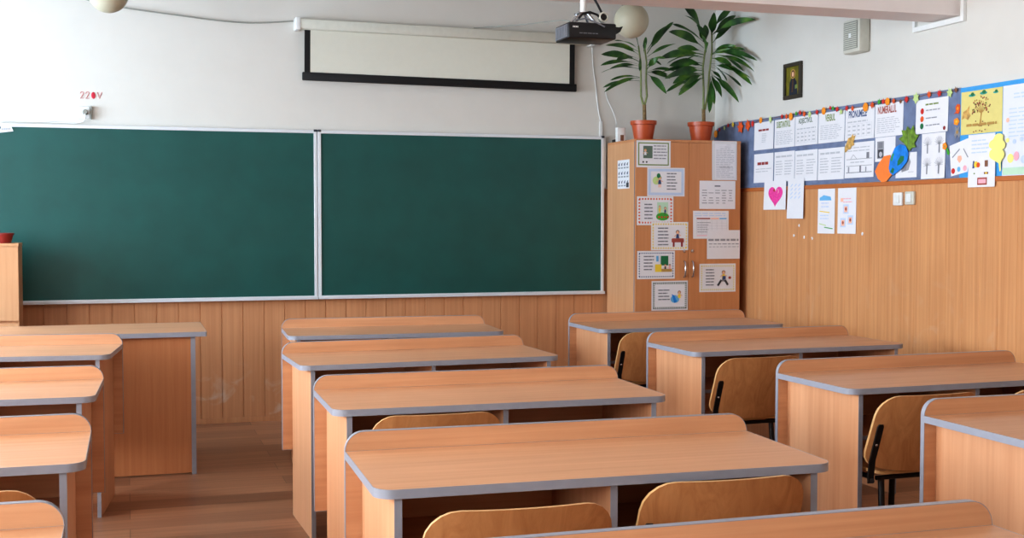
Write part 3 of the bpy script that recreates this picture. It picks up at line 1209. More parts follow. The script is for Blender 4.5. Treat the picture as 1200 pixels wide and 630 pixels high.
s = cab(3.416, 3.706, .966, 1.164)
s.border(.012, .008, 'navy', dash=.008)
s.rect(.62, .48, .82, .82, 'forest')
s.rect(.47, .25, .64, .52, 'yellow')
s.rect(.64, .25, .92, .36, 'tan')
s.kid(.74, .4, .07, 'ink_dark', None, 'brown')
s.kid(.86, .4, .07, 'pink_pale', None, 'ink_dark')
s.rect(.5, .62, .56, .82, 'sky_blue')
s.writing(.17, .28, .44, .86, 5, 'ink_mid', 2)
s.place('paper_sheet', 'page with blue dashed border and a green chalkboard drawing, on the left cupboard door', 'paper sheet', s.o, 'front', G1)

s = cab(3.527, 3.808, .742, .951)
s.border(.012, .012, 'greygreen', dash=.007)
s.border(.010, .002, 'ink_mid')
s.ell(.64, .38, .12, .1, 'sky_blue')
s.poly([(.55, .55), (.62, .5), (.7, .3), (.62, .25)], 'earth_blue')
s.kid(.76, .48, .11, 'yellow', None, 'brown')
s.writing(.18, .32, .52, .74, 4, 'ink_mid', 2)
s.place('paper_sheet', 'page with grey checked border and a blue drawing, lowest on the left cupboard door', 'paper sheet', s.o, 'front', G1)

s = cab(3.99, 4.187, 1.666, 1.945, base='paper_dim', curl=.004)
s.rect(.12, .04, .94, .93, 'paper')
s.writing(.16, .06, .9, .92, 19, 'ink_light', 4, fill=.35, rag=.3)
s.writing(.3, .3, .9, .36, 2, 'ink_mid', 4, fill=.3)
s.place('paper_sheet', 'tall page of dense small print, topmost on the right cupboard door', 'paper sheet', s.o, 'front', G2)

s = cab(3.894, 4.178, 1.46, 1.661)
s.rect(.42, .79, .58, .84, 'ink_mid')
for j in range(6):
    for i in range(5):
        xx = .14 + .18 * i
        yy = .66 - .09 * j
        L = random.uniform(.03, .075)
        if random.random() < .85:
            s.rect(xx - L, yy - .012, xx + L, yy + .012, 'ink_mid' if random.random() < .6 else 'ink')
s.place('paper_sheet', 'white page with five columns of words, on the right cupboard door', 'paper sheet', s.o, 'front', G2)

s = cab(3.845, 4.126, 1.248, 1.447, curl=.003)
s.writing(.05, .78, .95, .95, 2, 'pale_blue', 5)
s.rect(.1, .70, .48, .745, 'redbrown')
s.rect(.5, .70, .72, .745, 'salmon')
s.rect(.74, .70, .94, .745, 'sky_blue')
s.table(.1, .16, .95, .66, 6, 5, 'ink_light', None)
s.rect(.1, .1, .95, .125, 'pink_pale')
s.writing(.12, .2, .5, .62, 5, 'ink', 7, fill=.3)
s.place('paper_sheet', 'white page with a coloured table heading, on the right cupboard door', 'paper sheet', s.o, 'front', G2)

s = cab(3.953, 4.215, 1.103, 1.309, lift=.0035 + .003)
s.writing(.04, .6, .96, .72, 1, 'ink', 6, fill=.6, rag=.05)
s.writing(.06, .48, .96, .56, 1, 'ink_mid', 7, fill=.3, rag=0)
s.writing(.06, .38, .96, .46, 1, 'ink_light', 7, fill=.4, rag=0)
s.place('paper_sheet', 'mostly blank white page with two lines of small print, on the right cupboard door', 'paper sheet', s.o, 'front', G2)

s = cab(3.898, 4.186, .866, 1.069)
s.border(.012, .010, 'paper_yellow', dash=.008)
s.kid(.66, .55, .12, 'yellow', 'ink_dark', 'brown')
s.line(.6, .42, .5, .22, .016, 'ink_dark')
s.line(.7, .42, .78, .24, .016, 'ink_dark')
s.rect(.63, .44, .72, .56, 'navy')
s.ell(.83, .5, .04, .035, 'redbrown')
s.writing(.17, .2, .42, .84, 6, 'ink_mid', 2)
s.place('paper_sheet', 'page with pale yellow border and a running child, lowest on the right cupboard door', 'paper sheet', s.o, 'front', G2)

# sheet on the cupboard's left side
s = Sheet(.22, .205, 'paper')
for j in range(3):
    for i in range(4):
        x, y = .06 + i * .235, .08 + j * .31
        s.rect(x, y, x + .17, y + .05, 'ink')
        s.ell(x + .08, y + .14, .045, .045, 'ink_mid' if (i + j) % 2 else 'navy')
        s.line(x + .03, y + .12, x + .14, y + .2, .006, 'ink_dark')
s.rect(.75, .04, .96, .2, 'ink_dark')
s.place('paper_sheet', 'small white page of tiny drawings on the left side of the tall cupboard', 'paper sheet', (CX0 - .0018, 8.262, 1.605), 'side')

# ------------------------------------------------------------------ things on the cupboard
rt = thing('router', 'small white router standing on the back left corner of the tall cupboard', 'router', (3.432, 8.3, CH))
mb = MB()
mb.box(-.03, .036, -.02, .02, 0.0, .105, 'white_plastic', bevel=.006)
mb.build('case', rt, smooth=40)
mb = MB()
mb.box(-.005, .02, -.0215, -.0195, .008, .05, 'brown')
mb.build('label_plate', rt)
ad = thing('power_adapter', 'flat black power adapter lying on the tall cupboard beside the left plant pot', 'adapter', (3.47, 8.40, CH))
mb = MB()
mb.box(-.05, .03, -.03, .03, 0, .024, 'black_plastic', bevel=.005)
mb.build('case', ad, smooth=40)
mb = MB()
mb.tube([(.028, 0, .012), (.05, .005, .018), (.075, .03, .008), (.09, .08, .005)], .005, 'black_plastic', n=6)
mb.build('cord', ad, smooth=60)


def plant(label, x, y, zbase, rr, hh, stems, leaves, seed):
    rnd = random.Random(seed)
    t = thing('potted_dracaena', label, 'potted plant', (x, y, zbase), group='potted plants on the tall cupboard')
    mb = MB()
    mb.lathe([(0, 0), (rr * .92, 0), (rr * .97, .014), (rr * .9, .014), (rr * .88, .006), (0, .006)], (0, 0, 0), 'terracotta')
    mb.build('saucer', t, smooth=40)
    mb = MB()
    mb.lathe([(0, .008), (rr * .70, .008), (rr * .9, hh * .78), (rr * .9, hh * .8), (rr, hh * .82), (rr * 1.02, hh), (rr * .94, hh), (rr * .86, hh * .8), (0, hh * .8)], (0, 0, 0), 'terracotta')
    mb.build('pot', t, smooth=40)
    mb = MB()
    mb.lathe([(rr * .87, hh * .82), (rr * .4, hh * .86), (0, hh * .87)], (0, 0, 0), 'soil')
    mb.build('soil', t, smooth=60)
    # trunk and canes
    for i, st in enumerate(stems):
        pts = [(p[0] - x, rnd.uniform(-.008, .008) * k, p[2] - zbase) for k, p in enumerate(st)]
        if i == 0:
            pts[0] = (pts[0][0], 0, hh * .84)
            mb = MB()
            mb.tube(pts, .0135, 'trunk_brown', n=10)
            mb.build('trunk', t, smooth=60)
        else:
            mb = MB()
            mb.tube(pts, .0085, 'stem_green', n=8, r1=.006)
            mb.build('cane', t, smooth=60)
    # foliage
    mb = MB()
    mb.recalc = False
    more = []
    for (ax, az, bx, bz, wd, dy) in leaves:
        if rnd.random() < .7:
            f = rnd.uniform(.62, .9)
            more.append((ax, az + rnd.uniform(-.03, .03), ax + (bx - ax) * f + rnd.uniform(-.03, .03), az + (bz - az) * f + rnd.uniform(-.05, .03), wd * .85, rnd.uniform(-.2, .12)))
    for (ax, az, bx, bz, wd, dy) in leaves + more:
        a = Vector((ax - x, rnd.uniform(-.006, .006), az - zbase))
        wd *= .95
        k = (8.2 + dy) / 8.2
        if bx * k > 4.262:
            k = 4.262 / bx
        if 8.2 * k > 8.46:
            k = 8.46 / 8.2
        b = Vector((bx * k - x, 8.2 * k - 8.2, 1.393 + (bz - 1.393) * k - zbase))
        L = (b - a).length
        ctrl = (a + b) / 2 + Vector((0, 0, .14 * L if abs(bx - ax) > .3 * L else .02 * L))
        side = Vector((b.x - a.x, b.y - a.y, 0)).cross(Vector((0, 0, 1)))
        d = (b - a).normalized()
        # blade normal turned mostly to the room
        nrm = Vector((rnd.uniform(-.5, .5), -1, rnd.uniform(-.1, 1.3)))
        nrm = (nrm - d * nrm.dot(d)).normalized()
        sd = d.cross(nrm).normalized()
        K = 12
        ph0 = rnd.uniform(0, 6)
        vs, fs = [], []
        for k in range(K + 1):
            u = k / K
            p = a * (1 - u) ** 2 + ctrl * 2 * u * (1 - u) + b * u * u
            if u < .22:
                hw = .12 + .25 * u
            else:
                q = (u - .22) / .78
                hw = .175 + 1.0 * (math.sin(PI * min(1, q ** .8)) ** .75) * (1 - .12 * q)
            if k == K:
                hw = .03
            hw *= wd * .5
            tw = math.sin(u * PI * 1.2 + ph0) * .6
            s2 = (sd * math.cos(tw) + nrm * math.sin(tw)) * hw
            fold = nrm * (.28 * hw)
            vs += [p - s2 + fold, p - nrm * .0, p + s2 + fold]
        for k in range(K):
            o = 3 * k
            fs += [(o, o + 1, o + 4, o + 3), (o + 1, o + 2, o + 5, o + 4)]
        mb.add(vs, fs, 'leaf_green')
    mb.build('foliage', t, smooth=60)
    return t


plant('leafy green dracaena in a terracotta pot, the smaller left plant on the tall cupboard', 3.573, 8.2, CH, .094, .148, P1_STEMS, P1_LEAVES, 3)
plant('bushy green dracaena in a terracotta pot, the bigger right plant on the tall cupboard', 4.03, 8.2, CH, .097, .148, P2_STEMS, P2_LEAVES, 5)

# ------------------------------------------------------------------ pin-board on the right wall
XW = XR
bd = thing('display_board', 'long display board backed with denim-blue paper along the right wall', 'display board', (XW, 7.0, ZW))
mb = MB()
# outline in the wall plane (a = -y along the wall, z)
pts = [(-8.497, 1.60 + .013), (-5.6, 1.613), (-5.6, 2.096), (-7.9, 2.096), (-8.17, 2.103), (-8.34, 2.09), (-8.44, 2.075), (-8.497, 2.05)]
n = len(pts)
mb.prism([(a, z) for a, z in pts], 0, 1, 'xz', 'denim')
mb.v = [(-.003 if t else -.012, -a - 7.0, z - ZW) for a, t, z in mb.v]
mb.build('denim_backing', bd)
mb = MB()
mb.box(-.012, -.003, 3.6 - 7.0, 5.599 - 7.0, .002, 2.093 - ZW, 'bright_blue')
o = mb.build('blue_backing', bd)
o['label'] = 'bright blue paper backing'


def rw(y0, y1, z0, z1, layer=1, base='paper', **k):
    """sheet on the right wall; y0 is the far (left) edge, y1 the near (right) edge"""
    s = Sheet(y0 - y1, z1 - z0, base, **k)
    s.o = (XW - .0125 - .0012 * layer, y0, z0)
    return s


GT = 'grammar sheets pinned in two rows on the display board'
yrow = [(7.866, 7.592), (7.578, 7.308), (7.303, 7.021), (7.014, 6.71), (6.703, 6.39), (6.384, 6.104)]
heads = [None, ('SUBSTANTIVUL', 'olive'), ('ADJECTIVUL', 'greygreen'), ('VERBUL', 'olive'), ('PRONUMELE', 'navy'), ('NUMERALUL', 'redbrown')]
names = ['white sheet with small red heading, leftmost of the upper row on the display board',
         'white sheet headed SUBSTANTIVUL in olive letters on the display board',
         'white sheet headed ADJECTIVUL in grey-green letters on the display board',
         'white sheet headed VERBUL in olive letters on the display board',
         'white sheet headed PRONUMELE in blue letters on the display board',
         'white sheet headed NUMERALUL in red letters on the display board']
for i, ((a, b), hd) in enumerate(zip(yrow, heads)):
    s = rw(a, b, 1.876, 2.071, base='paper', curl=.003)
    if hd is None:
        s.writing(.22, .66, .76, .76, 1, 'maroon', 3, fill=.7, rag=.05)
        s.writing(.4, .25, .65, .6, 6, 'ink_light', 2)
    else:
        wd = {'VERBUL': (.26, .64), 'SUBSTANTIVUL': (.1, .78), 'ADJECTIVUL': (.14, .76), 'PRONUMELE': (.12, .74), 'NUMERALUL': (.1, .76)}[hd[0]]
        s.text(hd[0], wd[0], .70, wd[1], .93, hd[1])
        if i % 2:
            s.writing(.08, .1, .92, .6, 8, 'ink_light', 5, fill=.35)
        else:
            s.writing(.08, .52, .92, .62, 1, 'ink_light', 5, fill=.4)
            s.table(.08, .1, .92, .5, 5, 1, 'ink_light', 'ink_light')
    s.place('paper_sheet', names[i], 'paper sheet', s.o, 'side', GT)
low = ['white sheet with small red heading, leftmost of the lower row on the display board',
       'white sheet of faint paragraphs, second from the left in the lower row',
       'white sheet of faint columns, third of the lower row on the display board',
       'white sheet of faint text, fourth of the lower row, left of the sketched scenes',
       'white sheet with two sketched grey scenes, below the blue heading on the display board']
zlow = [(1.645, 1.849)] * 2 + [(1.641, 1.844), (1.640, 1.841), (1.643, 1.860)]
for i in range(5):
    a, b = yrow[i]
    s = rw(a, b, zlow[i][0], zlow[i][1], base='paper', curl=.003)
    if i == 0:
        s.writing(.18, .6, .75, .72, 1, 'maroon', 3, fill=.8, rag=.02)
        s.writing(.1, .34, .9, .52, 2, 'ink_light', 3, fill=.3)
    elif i == 4:
        s.writing(.1, .72, .9, .9, 2, 'ink_light', 4, fill=.3)
        s.rect(.06, .52, .94, .535, 'ink')
        s.rect(.06, .14, .94, .16, 'ink_mid')
        s.rect(.06, .33, .94, .345, 'ink')
        s.rect(.75, .53, .84, .7, 'ink_mid')
        s.line(.2, .53, .3, .66, .003, 'ink')
        s.line(.3, .66, .42, .53, .003, 'ink')
        s.rect(.12, .15, .17, .32, 'ink')
        s.rect(.52, .15, .58, .34, 'ink_mid')
        s.rect(.72, .15, .76, .3, 'ink')
        s.writing(.2, .4, .8, .48, 1, 'ink_light', 4)
    else:
        s.writing(.08, .78, .9, .9, 1, 'ink_light', 3, fill=.5)
        s.writing(.08, .2, .45, .72, 6, 'ink_light', 2, fill=.35)
        s.writing(.52, .2, .92, .72, 6, 'ink_light', 2, fill=.35)
    s.place('paper_sheet', low[i], 'paper sheet', s.o, 'side', GT)

s = rw(6.378, 6.175, 1.731, 1.874, layer=2)
s.rect(.1, .12, .44, .84, 'ink')
s.rect(.14, .16, .4, .5, 'ink_dark')
s.rect(.16, .56, .38, .8, 'ink_mid')
s.ell(.28, .3, .08, .08, 'ink_light')
s.place('paper_sheet', 'small white page with a dark grey printed picture, above the orange cutout', 'paper sheet', s.o, 'side')
s = rw(6.172, 5.972, 1.628, 1.772)
s.poly([(.3, .22), (.62, .3), (.72, .62), (.6, .9), (.42, .8), (.25, .4)], 'ink')
s.poly([(.32, .26), (.5, .3), (.55, .55), (.35, .5)], 'ink_mid')
s.writing(.6, .18, .92, .26, 1, 'ink_light', 2)
s.place('paper_sheet', 'small white page with a grey sketch behind the blue globe cutout', 'paper sheet', s.o, 'side')
s = rw(5.985, 5.698, 1.870, 2.061, layer=1, curl=.003)
s.writing(.3, .78, .8, .9, 1, 'olive', 3, fill=.4)
for zc, m in ((.66, 'red'), (.43, 'rust'), (.22, 'forest')):
    s.ell(.2, zc, .055, .06, m)
    s.writing(.32, zc - .04, .78, zc + .06, 1, 'ink', 3, fill=.35)
s.ell(.9, .1, .04, .04, 'maroon')
s.place('paper_sheet', 'white page with red, orange and green traffic-light dots on the display board', 'paper sheet', s.o, 'side')
s = rw(5.926, 5.716, 1.615, 1.868, layer=2, curl=.004)
for cx in (.25, .75):
    for cy in (.56, .1):
        s.rect(cx - .025, cy, cx + .025, cy + .2, 'ink_mid')
        for q in range(9):
            a = R(20 + q * 17.5)
            s.line(cx, cy + .18, cx + .2 * math.cos(a), cy + .2 + .17 * math.sin(a), .0016, 'ink' if q % 2 else 'ink_mid')
        s.line(cx - .15, cy + .18, cx + .17, cy + .2, .0018, 'ink')
s.place('paper_sheet', 'white page with four bare tree drawings on the display board', 'paper sheet', s.o, 'side')
s = rw(5.682, 5.508, 1.622, 1.824, layer=2, outline=[(.1, 0), (.88, .1), (1, .55), (.97, 1), (0, .82)])
s.line(.15, .5, .5, .72, .008, 'ink')
s.line(.68, .72, .9, .48, .008, 'ink')
s.poly([(.5, .34), (.62, .44), (.58, .54), (.42, .54), (.38, .44)], 'salmon')
s.ell(.2, .14, .09, .09, 'red')
s.ell(.47, .18, .08, .08, 'sky_blue')
s.ell(.76, .2, .09, .09, 'pink_pale')
s.place('paper_sheet', 'tilted white page with red, blue and pink dots beside the yellow tree poster', 'paper sheet', s.o, 'side')
s = rw(5.590, 5.263, 1.840, 2.068, layer=1, base='paper_yellow')
for x, y, q in ((.27, .90, .085), (.55, .92, .09), (.84, .90, .065)):
    s.ell(x, y, q, q * .28, 'teal')
    s.ell(x + .01, y + .025, q * .5, q * .35, 'forest')
s.poly([(.44, .16), (.52, .16), (.505, .34), (.53, .52), (.49, .52), (.475, .34)], 'tan')
for q in range(9):
    a = R(20 + q * 17.5)
    s.line(.5, .46, .5 + .17 * math.cos(a), .54 + .2 * math.sin(a), .0035, 'tan')
s.poly([(.02, .36), (.1, .39), (.18, .34), (.25, .44), (.2, .52), (.22, .68), (.14, .58), (.06, .54)], 'wheat_leaf')
rl = random.Random(2)
for q in range(46):
    a = rl.uniform(-.5, PI + .5)
    rr = rl.uniform(.08, .235)
    s.ell(.5 + rr * math.cos(a), .56 + 1.25 * rr * math.sin(a), .017, .015, rl.choice(['brown', 'redbrown', 'olive', 'brown', 'tan']), 6)
for q in range(12):
    s.ell(rl.uniform(.3, .85), rl.uniform(.04, .3), .016, .012, 'brown', 6)
s.writing(.15, .16, .88, .26, 1, 'tan', 4, fill=.6, rag=0)
s.place('poster', 'yellow autumn poster with a brown tree and teal clouds at the right of the display', 'poster', s.o, 'side')
s = rw(5.512, 5.300, 1.558, 1.836, layer=5, curl=.006, skew=-.008)
s.writing(.12, .62, .8, .92, 4, 'pale_blue', 3, fill=.3)
s.poly([(.16, .36), (.24, .36), (.24, .5), (.18, .5)], 'navy')
s.ell(.3, .43, .08, .08, 'yellow')
s.ell(.38, .42, .07, .065, 'rust')
s.rect(.62, .38, .74, .5, 'brown')
s.ell(.24, .26, .03, .02, 'olive')
s.rect(.6, .24, .76, .28, 'brown')
s.ell(.68, .26, .03, .03, 'yellow')
s.rect(.36, .04, .72, .18, 'redbrown')
s.rect(.4, .07, .68, .15, 'pink_pale')
s.place('paper_sheet', 'white page with small coloured pictures hanging below the wooden rail at the right', 'paper sheet', s.o, 'side')
s = rw(5.258, 4.86, 1.606, 2.069, layer=2, base='paper_lav')
s.writing(.2, .84, .8, .92, 2, 'pale_blue', 4, fill=.4)
s.writing(.12, .42, .9, .76, 8, 'pale_blue', 4, fill=.3)
for q in range(7):
    s.ell(.1 + .13 * q, .4 - .02 * (q % 2), .035, .03, random.choice(['pink_pale', 'pale_yellow', 'pale_blue']))
s.ell(.16, .2, .06, .06, 'pale_yellow')
s.ell(.27, .22, .05, .06, 'pink_pale')
s.ell(.4, .18, .05, .05, 'pale_blue')
s.rect(.02, .02, .98, .1, 'pale_green')
s.ell(.1, .62, .03, .03, 'salmon')
s.place('poster', 'pale lavender poster with faint drawings at the right edge of the view', 'poster', s.o, 'side')

# sheets hanging over the rail and on the panelling
s = rw(7.70, 7.40, 1.453, 1.652, layer=7, curl=.006, wob=.002)
hp = []
for q in range(40):
    t = 2 * PI * q / 40
    hp.append((.53 + .0205 * 16 * math.sin(t) ** 3, .5 + .0245 * (13 * math.cos(t) - 5 * math.cos(2 * t) - 2 * math.cos(3 * t) - math.cos(4 * t))))
s.poly(hp, 'pink')
s.ell(.45, .6, .07, .09, 'marker_red')
s.ell(.62, .58, .06, .09, 'pink_pale')
s.ell(.6, .57, .06, .09, 'pink')
s.place('paper_sheet', 'white page with a big pink heart hanging over the wooden rail', 'paper sheet', s.o, 'side')
s = rw(7.375, 7.168, 1.392, 1.660, layer=7, curl=.008, wob=.003)
for j in range(4):
    for i in range(3):
        s.line(.18 + .24 * i, .5 + .1 * j, .3 + .24 * i, .56 + .1 * j, .008, 'pale_blue')
s.place('paper_sheet', 'narrow white page with faint blue strokes hanging right of the pink heart', 'paper sheet', s.o, 'side')
s = rw(7.01, 6.81, 1.296, 1.583, layer=1, curl=.002)
s.o = (XW - .0142, s.o[1], s.o[2])
s.poly([(.1, .74), (.8, .74), (.75, .82), (.35, .86), (.1, .8)], 'sky_blue')
s.writing(.2, .56, .75, .72, 2, 'pale_blue', 3, fill=.3)
s.line(.1, .5, .7, .47, .006, 'yellow')
s.writing(.15, .3, .7, .44, 2, 'pale_blue', 3, fill=.3)
s.line(.1, .22, .5, .18, .006, 'lime')
s.line(.4, .14, .9, .11, .006, 'green')
s.place('paper_sheet', 'white page with blue, yellow and green bands on the wood panelling, left of a pair', 'paper sheet', s.o, 'side')
s = rw(6.776, 6.572, 1.298, 1.583, layer=1, curl=.002)
s.o = (XW - .0142, s.o[1], s.o[2])
s.rect(.15, .7, .3, .78, 'salmon')
for x, y in ((.3, .44), (.15, .14), (.55, .2)):
    s.rect(x, y, x + .3, y + .2, 'pale_blue')
    s.rect(x + .06, y + .03, x + .24, y + .16, 'salmon')
    s.ell(x + .15, y + .1, .05, .05, 'redbrown')
s.writing(.3, .66, .85, .8, 2, 'pink_pale', 3, fill=.3)
s.place('paper_sheet', 'white page with small orange house drawings on the wood panelling, right of a pair', 'paper sheet', s.o, 'side')


# cutouts
def cutout(name, label, pts, base, y0, y1, z0, z1, layer, extra=(), lift=0):
    s = rw(y0, y1, z0, z1, layer=layer, base=base, outline=pts)
    for p, m in extra:
        s.poly(p, m)
    return s.place(name, label, 'paper cutout', s.o, 'side')


cutout('paper_cutout', 'plain orange paper cutout partly under the blue globe cutout',
       [(0, .42), (.18, .68), (.5, .97), (.85, 1), (1, .85), (1, .3), (.66, .03), (.42, 0), (.18, .14)], 'orange_card', 6.37, 6.19, 1.607, 1.766, 7)
cutout('paper_cutout', 'blue and green globe cutout at the middle of the display board',
       [(0, .25), (.06, .55), (.3, .9), (.58, 1), (.85, .92), (1, .68), (.93, .42), (.62, .18), (.22, 0), (.05, .1)], 'earth_blue', 6.226, 6.036, 1.645, 1.823, 9,
       [([(.45, .45), (.6, .62), (.78, .6), (.76, .46), (.58, .34), (.44, .3)], 'forest'), ([(.08, .12), (.2, .26), (.3, .2), (.22, .06)], 'forest'),
        ([(.1, .5), (.2, .72), (.26, .7), (.16, .46)], 'green')])
cutout('paper_leaf', 'big green oak-leaf cutout above the blue globe cutout',
       [(.55, 0), (.62, .12), (.85, .15), (.78, .3), (1, .62), (.86, .6), (.8, .7), (.72, 1), (.58, .8), (.42, .98), (.36, .82), (.14, .84), (.2, .62), (0, .52), (.18, .38), (.3, .3), (.4, .2)], 'oak_leaf', 6.136, 5.945, 1.776, 1.926, 7,
       [([(.5, .1), (.54, .1), (.5, .7), (.48, .7)], 'olive')])
cutout('paper_leaf', 'dry golden leaf cutout between the grammar sheets',
       [(0, .0), (.02, .3), (.2, .58), (.3, .78), (.55, .82), (.72, 1), (.8, .86), (1, .92), (.88, .7), (.8, .5), (.86, .38), (.6, .3), (.5, .14), (.3, .16), (.16, .02)], 'wheat_leaf', 6.702, 6.58, 1.804, 1.915, 4)
pts = []
for cx, cy, rx, ry, a0, a1 in ((.62, .86, .3, .13, 30, 150), (.3, .7, .3, .14, 100, 200), (.3, .46, .28, .14, 110, 250)):
    for q in range(7):
        a = R(a0 + (a1 - a0) * q / 6)
        pts.append((cx + rx * math.cos(a), cy + ry * math.sin(a)))
pts += [(.62, .22), (.7, 0), (.78, .02), (.76, .22)]
for cx, cy, rx, ry, a0, a1 in ((.7, .44, .28, .14, -60, 60), (.72, .68, .3, .13, -60, 60)):
    for q in range(7):
        a = R(a0 + (a1 - a0) * q / 6)
        pts.append((cx + rx * math.cos(a), cy + ry * math.sin(a)))
cutout('paper_cutout', 'pale yellow cloud-shaped cutout on a stalk at the right of the display', pts, 'pale_yellow', 5.348, 5.226, 1.634, 1.832, 11)


def blob(cx, cy, r, n=12, wob=.0, ph=0):
    return [(cx + r * (1 + wob * math.cos(5 * 2 * PI * i / n + ph)) * math.cos(2 * PI * i / n), cy + r * (1 + wob * math.cos(5 * 2 * PI * i / n + ph)) * math.sin(2 * PI * i / n)) for i in range(n)]


cutout('paper_flower', 'tiny orange and green paper flower beside the page of tree drawings',
       blob(.3, .75, .28, 20, .12), 'orange', 5.738, 5.668, 1.736, 1.806, 6,
       [([(.5, .55), (.62, .62), (.95, .2), (.8, .02), (.62, .1)], 'green'), (blob(.3, .75, .1), 'tan')])
cutout('paper_butterfly', 'small orange paper butterfly on the denim strip, upper of three ornaments',
       [(.05, .1), (.4, .35), (.3, .75), (.6, 1), (1, .9), (1, .4), (.7, .1), (.35, .2)], 'rust', 5.654, 5.597, 1.95, 2.011, 2, [(blob(.65, .6, .15), 'orange')])
cutout('paper_flower', 'small orange paper flower on the denim strip, middle of three ornaments',
       blob(.5, .5, .46, 20, .12), 'orange', 5.652, 5.602, 1.895, 1.937, 2, [(blob(.5, .5, .14), 'yellow')])
cutout('paper_butterfly', 'small silver ornament on the denim strip, lowest of three ornaments',
       [(.2, 0), (.5, .3), (.9, 0), (1, .4), (.75, .6), (.9, 1), (.5, .8), (.1, 1), (.2, .6), (0, .3)], 'silver', 5.644, 5.594, 1.825, 1.893, 2, [(blob(.5, .5, .16), 'tan')])

# garland of paper leaves along the top edge
gl = thing('leaf_garland', 'garland of small orange, red and green paper leaves along the top of the display board', 'garland', (XW, 7.0, 2.1))
mb = MB()
gp = [(XW - .016, a, b + .004) for a, b, c_, s_ in GARLAND]
mb.tube(gp, .0018, 'brown', n=5)
mb.build('string', gl, smooth=60)
ob = bpy.data.objects[gl.children[0].name] if gl.children else None
for o in [k for k in COL.objects if k.parent == gl]:
    o.location = (-XW, -7.0, -2.1)
rg = random.Random(11)
for a, b, c_, s_ in GARLAND:
    mb = MB()
    mb.recalc = False
    r = s_ * .72
    ph = rg.uniform(0, 6)
    tz = rg.uniform(-.5, .5)
    if c_ == 'orange':
        pp = blob(0, 0, r, 14, .03, ph)
    else:
        pp = [(r * x, r * y) for x, y in ((0, -1.05), (.35, -.5), (.85, -.35), (.6, .1), (.8, .6), (.3, .5), (0, 1.1), (-.3, .5), (-.8, .6), (-.6, .1), (-.85, -.35), (-.35, -.5))]
        pp = [(x * math.cos(tz) - y * math.sin(tz), x * math.sin(tz) + y * math.cos(tz)) for x, y in pp]
    d = rg.uniform(.018, .024)
    mb.add([(-d, -x, z) for x, z in pp] + [(-d - .006, 0, 0)], [(i, (i + 1) % len(pp), len(pp)) for i in range(len(pp))], c_)
    mb.build('paper_leaf', gl, loc=(0, a - 7.0, b - 2.1))

# dots of old putty on the panelling
for (y, z) in ((7.07, 1.60 + .028), (7.245, 1.345), (7.31, 1.277), (7.18, 1.27), (7.08, 1.264), (6.505, 1.30)):
    mb = MB()
    ang = [rg.uniform(.7, 1.2) for q in range(9)]
    r = .011
    mb.add([(-.0, r * ang[i] * math.cos(2 * PI * i / 9), r * ang[i] * math.sin(2 * PI * i / 9)) for i in range(9)] + [(-.004, 0, 0)], [(i, (i + 1) % 9, 9) for i in range(9)], 'paper')
    mb.recalc = False
    tag(mb.build('putty_dot', loc=(XW - .0125 if z < 1.5 else XW - .003, y, z)), 'small white dot of old adhesive putty on the panelled right wall', 'putty', 'putty dots on the right wall')

# switches
for y, z, m, lab in ((6.131, 1.506, 'white_plastic', 'white light switch on the panelled right wall, the left of two'), (6.018, 1.510, 'cream_plastic', 'greyish light switch on the panelled right wall, the right of two')):
    t = thing('light_switch', lab, 'switch', (XW - .0122, y, z), group='light switches on the panelled wall')
    mb = MB()
    mb.box(-.018, -.0003, -.043, .043, -.038, .038, m, bevel=.006)
    mb.build('plate', t, smooth=40)
    mb = MB()
    mb.box(-.024, -.0182, -.024, .024, -.024, .024, 'white_plastic', bevel=.003)
    mb.build('rocker', t, smooth=40)

# framed icon picture
fr = thing('framed_picture', 'small dark framed picture of a robed figure on the right wall', 'picture', (XW, 7.348, 2.318))
mb = MB()
hw, hh, t = .112, .121, .026
for (a, b, c_, d) in ((-hw, hw, -hh, -hh + t), (-hw, hw, hh - t, hh), (-hw, -hw + t, -hh + t, hh - t), (hw - t, hw, -hh + t, hh - t)):
    mb.box(-.022, -.001, a, b, c_, d, 'icon_frame', bevel=.003)
mb.build('frame', fr)
s = Sheet(2 * (hw - t), 2 * (hh - t), 'icon_gold')
s.poly([(.22, 0), (.86, 0), (.78, .45), (.6, .62), (.42, .62), (.26, .45)], 'icon_robe')
s.poly([(.4, .1), (.5, .1), (.55, .55), (.46, .55)], 'icon_brown')
s.ell(.5, .74, .19, .19, 'tan')
s.ell(.5, .74, .14, .15, 'icon_brown')
s.ell(.5, .73, .08, .1, 'skin')
s.poly([(.66, .2), (.84, .22), (.82, .36), (.66, .34)], 'olive')
o = s.mb.build('picture', fr, loc=(-.010, hw - t, -hh + t), rot=(R(90), 0, R(-90)))

# loudspeaker on the wall
sp = thing('wall_speaker', 'square white loudspeaker with a grey grille mounted high on the right wall', 'speaker', (XW, 6.555, 2.505))
mb = MB()
mb.box(-.078, -.001, -.092, .092, -.105, .100, 'cream_plastic', bevel=.014)
mb.build('case', sp, smooth=40)
mb = MB()
mb.box(-.082, -.0785, -.074, .074, -.082, .084, 'grey_plastic', bevel=.0015)
for i in range(13):
    z = -.076 + i * .0122
    mb.box(-.0845, -.0818, -.070, .070, z, z + .005, 'cream_plastic')
g = mb.build('grille', sp)
mb = MB()
mb.box(-.0862, -.0846, -.012, .012, -.014, .014, 'white_plastic')
mb.build('badge', sp)

# cable trunking that wraps under the beam
mb = MB()
mb.box(XW - .022, XW - .0005, 5.60, 6.02, 2.448, 2.476, 'white_plastic', bevel=.002)
mb.box(XW - .022, XW - .0005, 6.0, 6.022, 2.4765, 2.55, 'white_plastic', bevel=.002)
mb.box(XW - .022, XW - .0005, 5.575, 5.599, 2.448, ZC - .001, 'white_plastic', bevel=.002)
tag(mb.build('cable_trunking'), 'white cable trunking on the right wall wrapping around the end of the ceiling beam', 'cable duct')

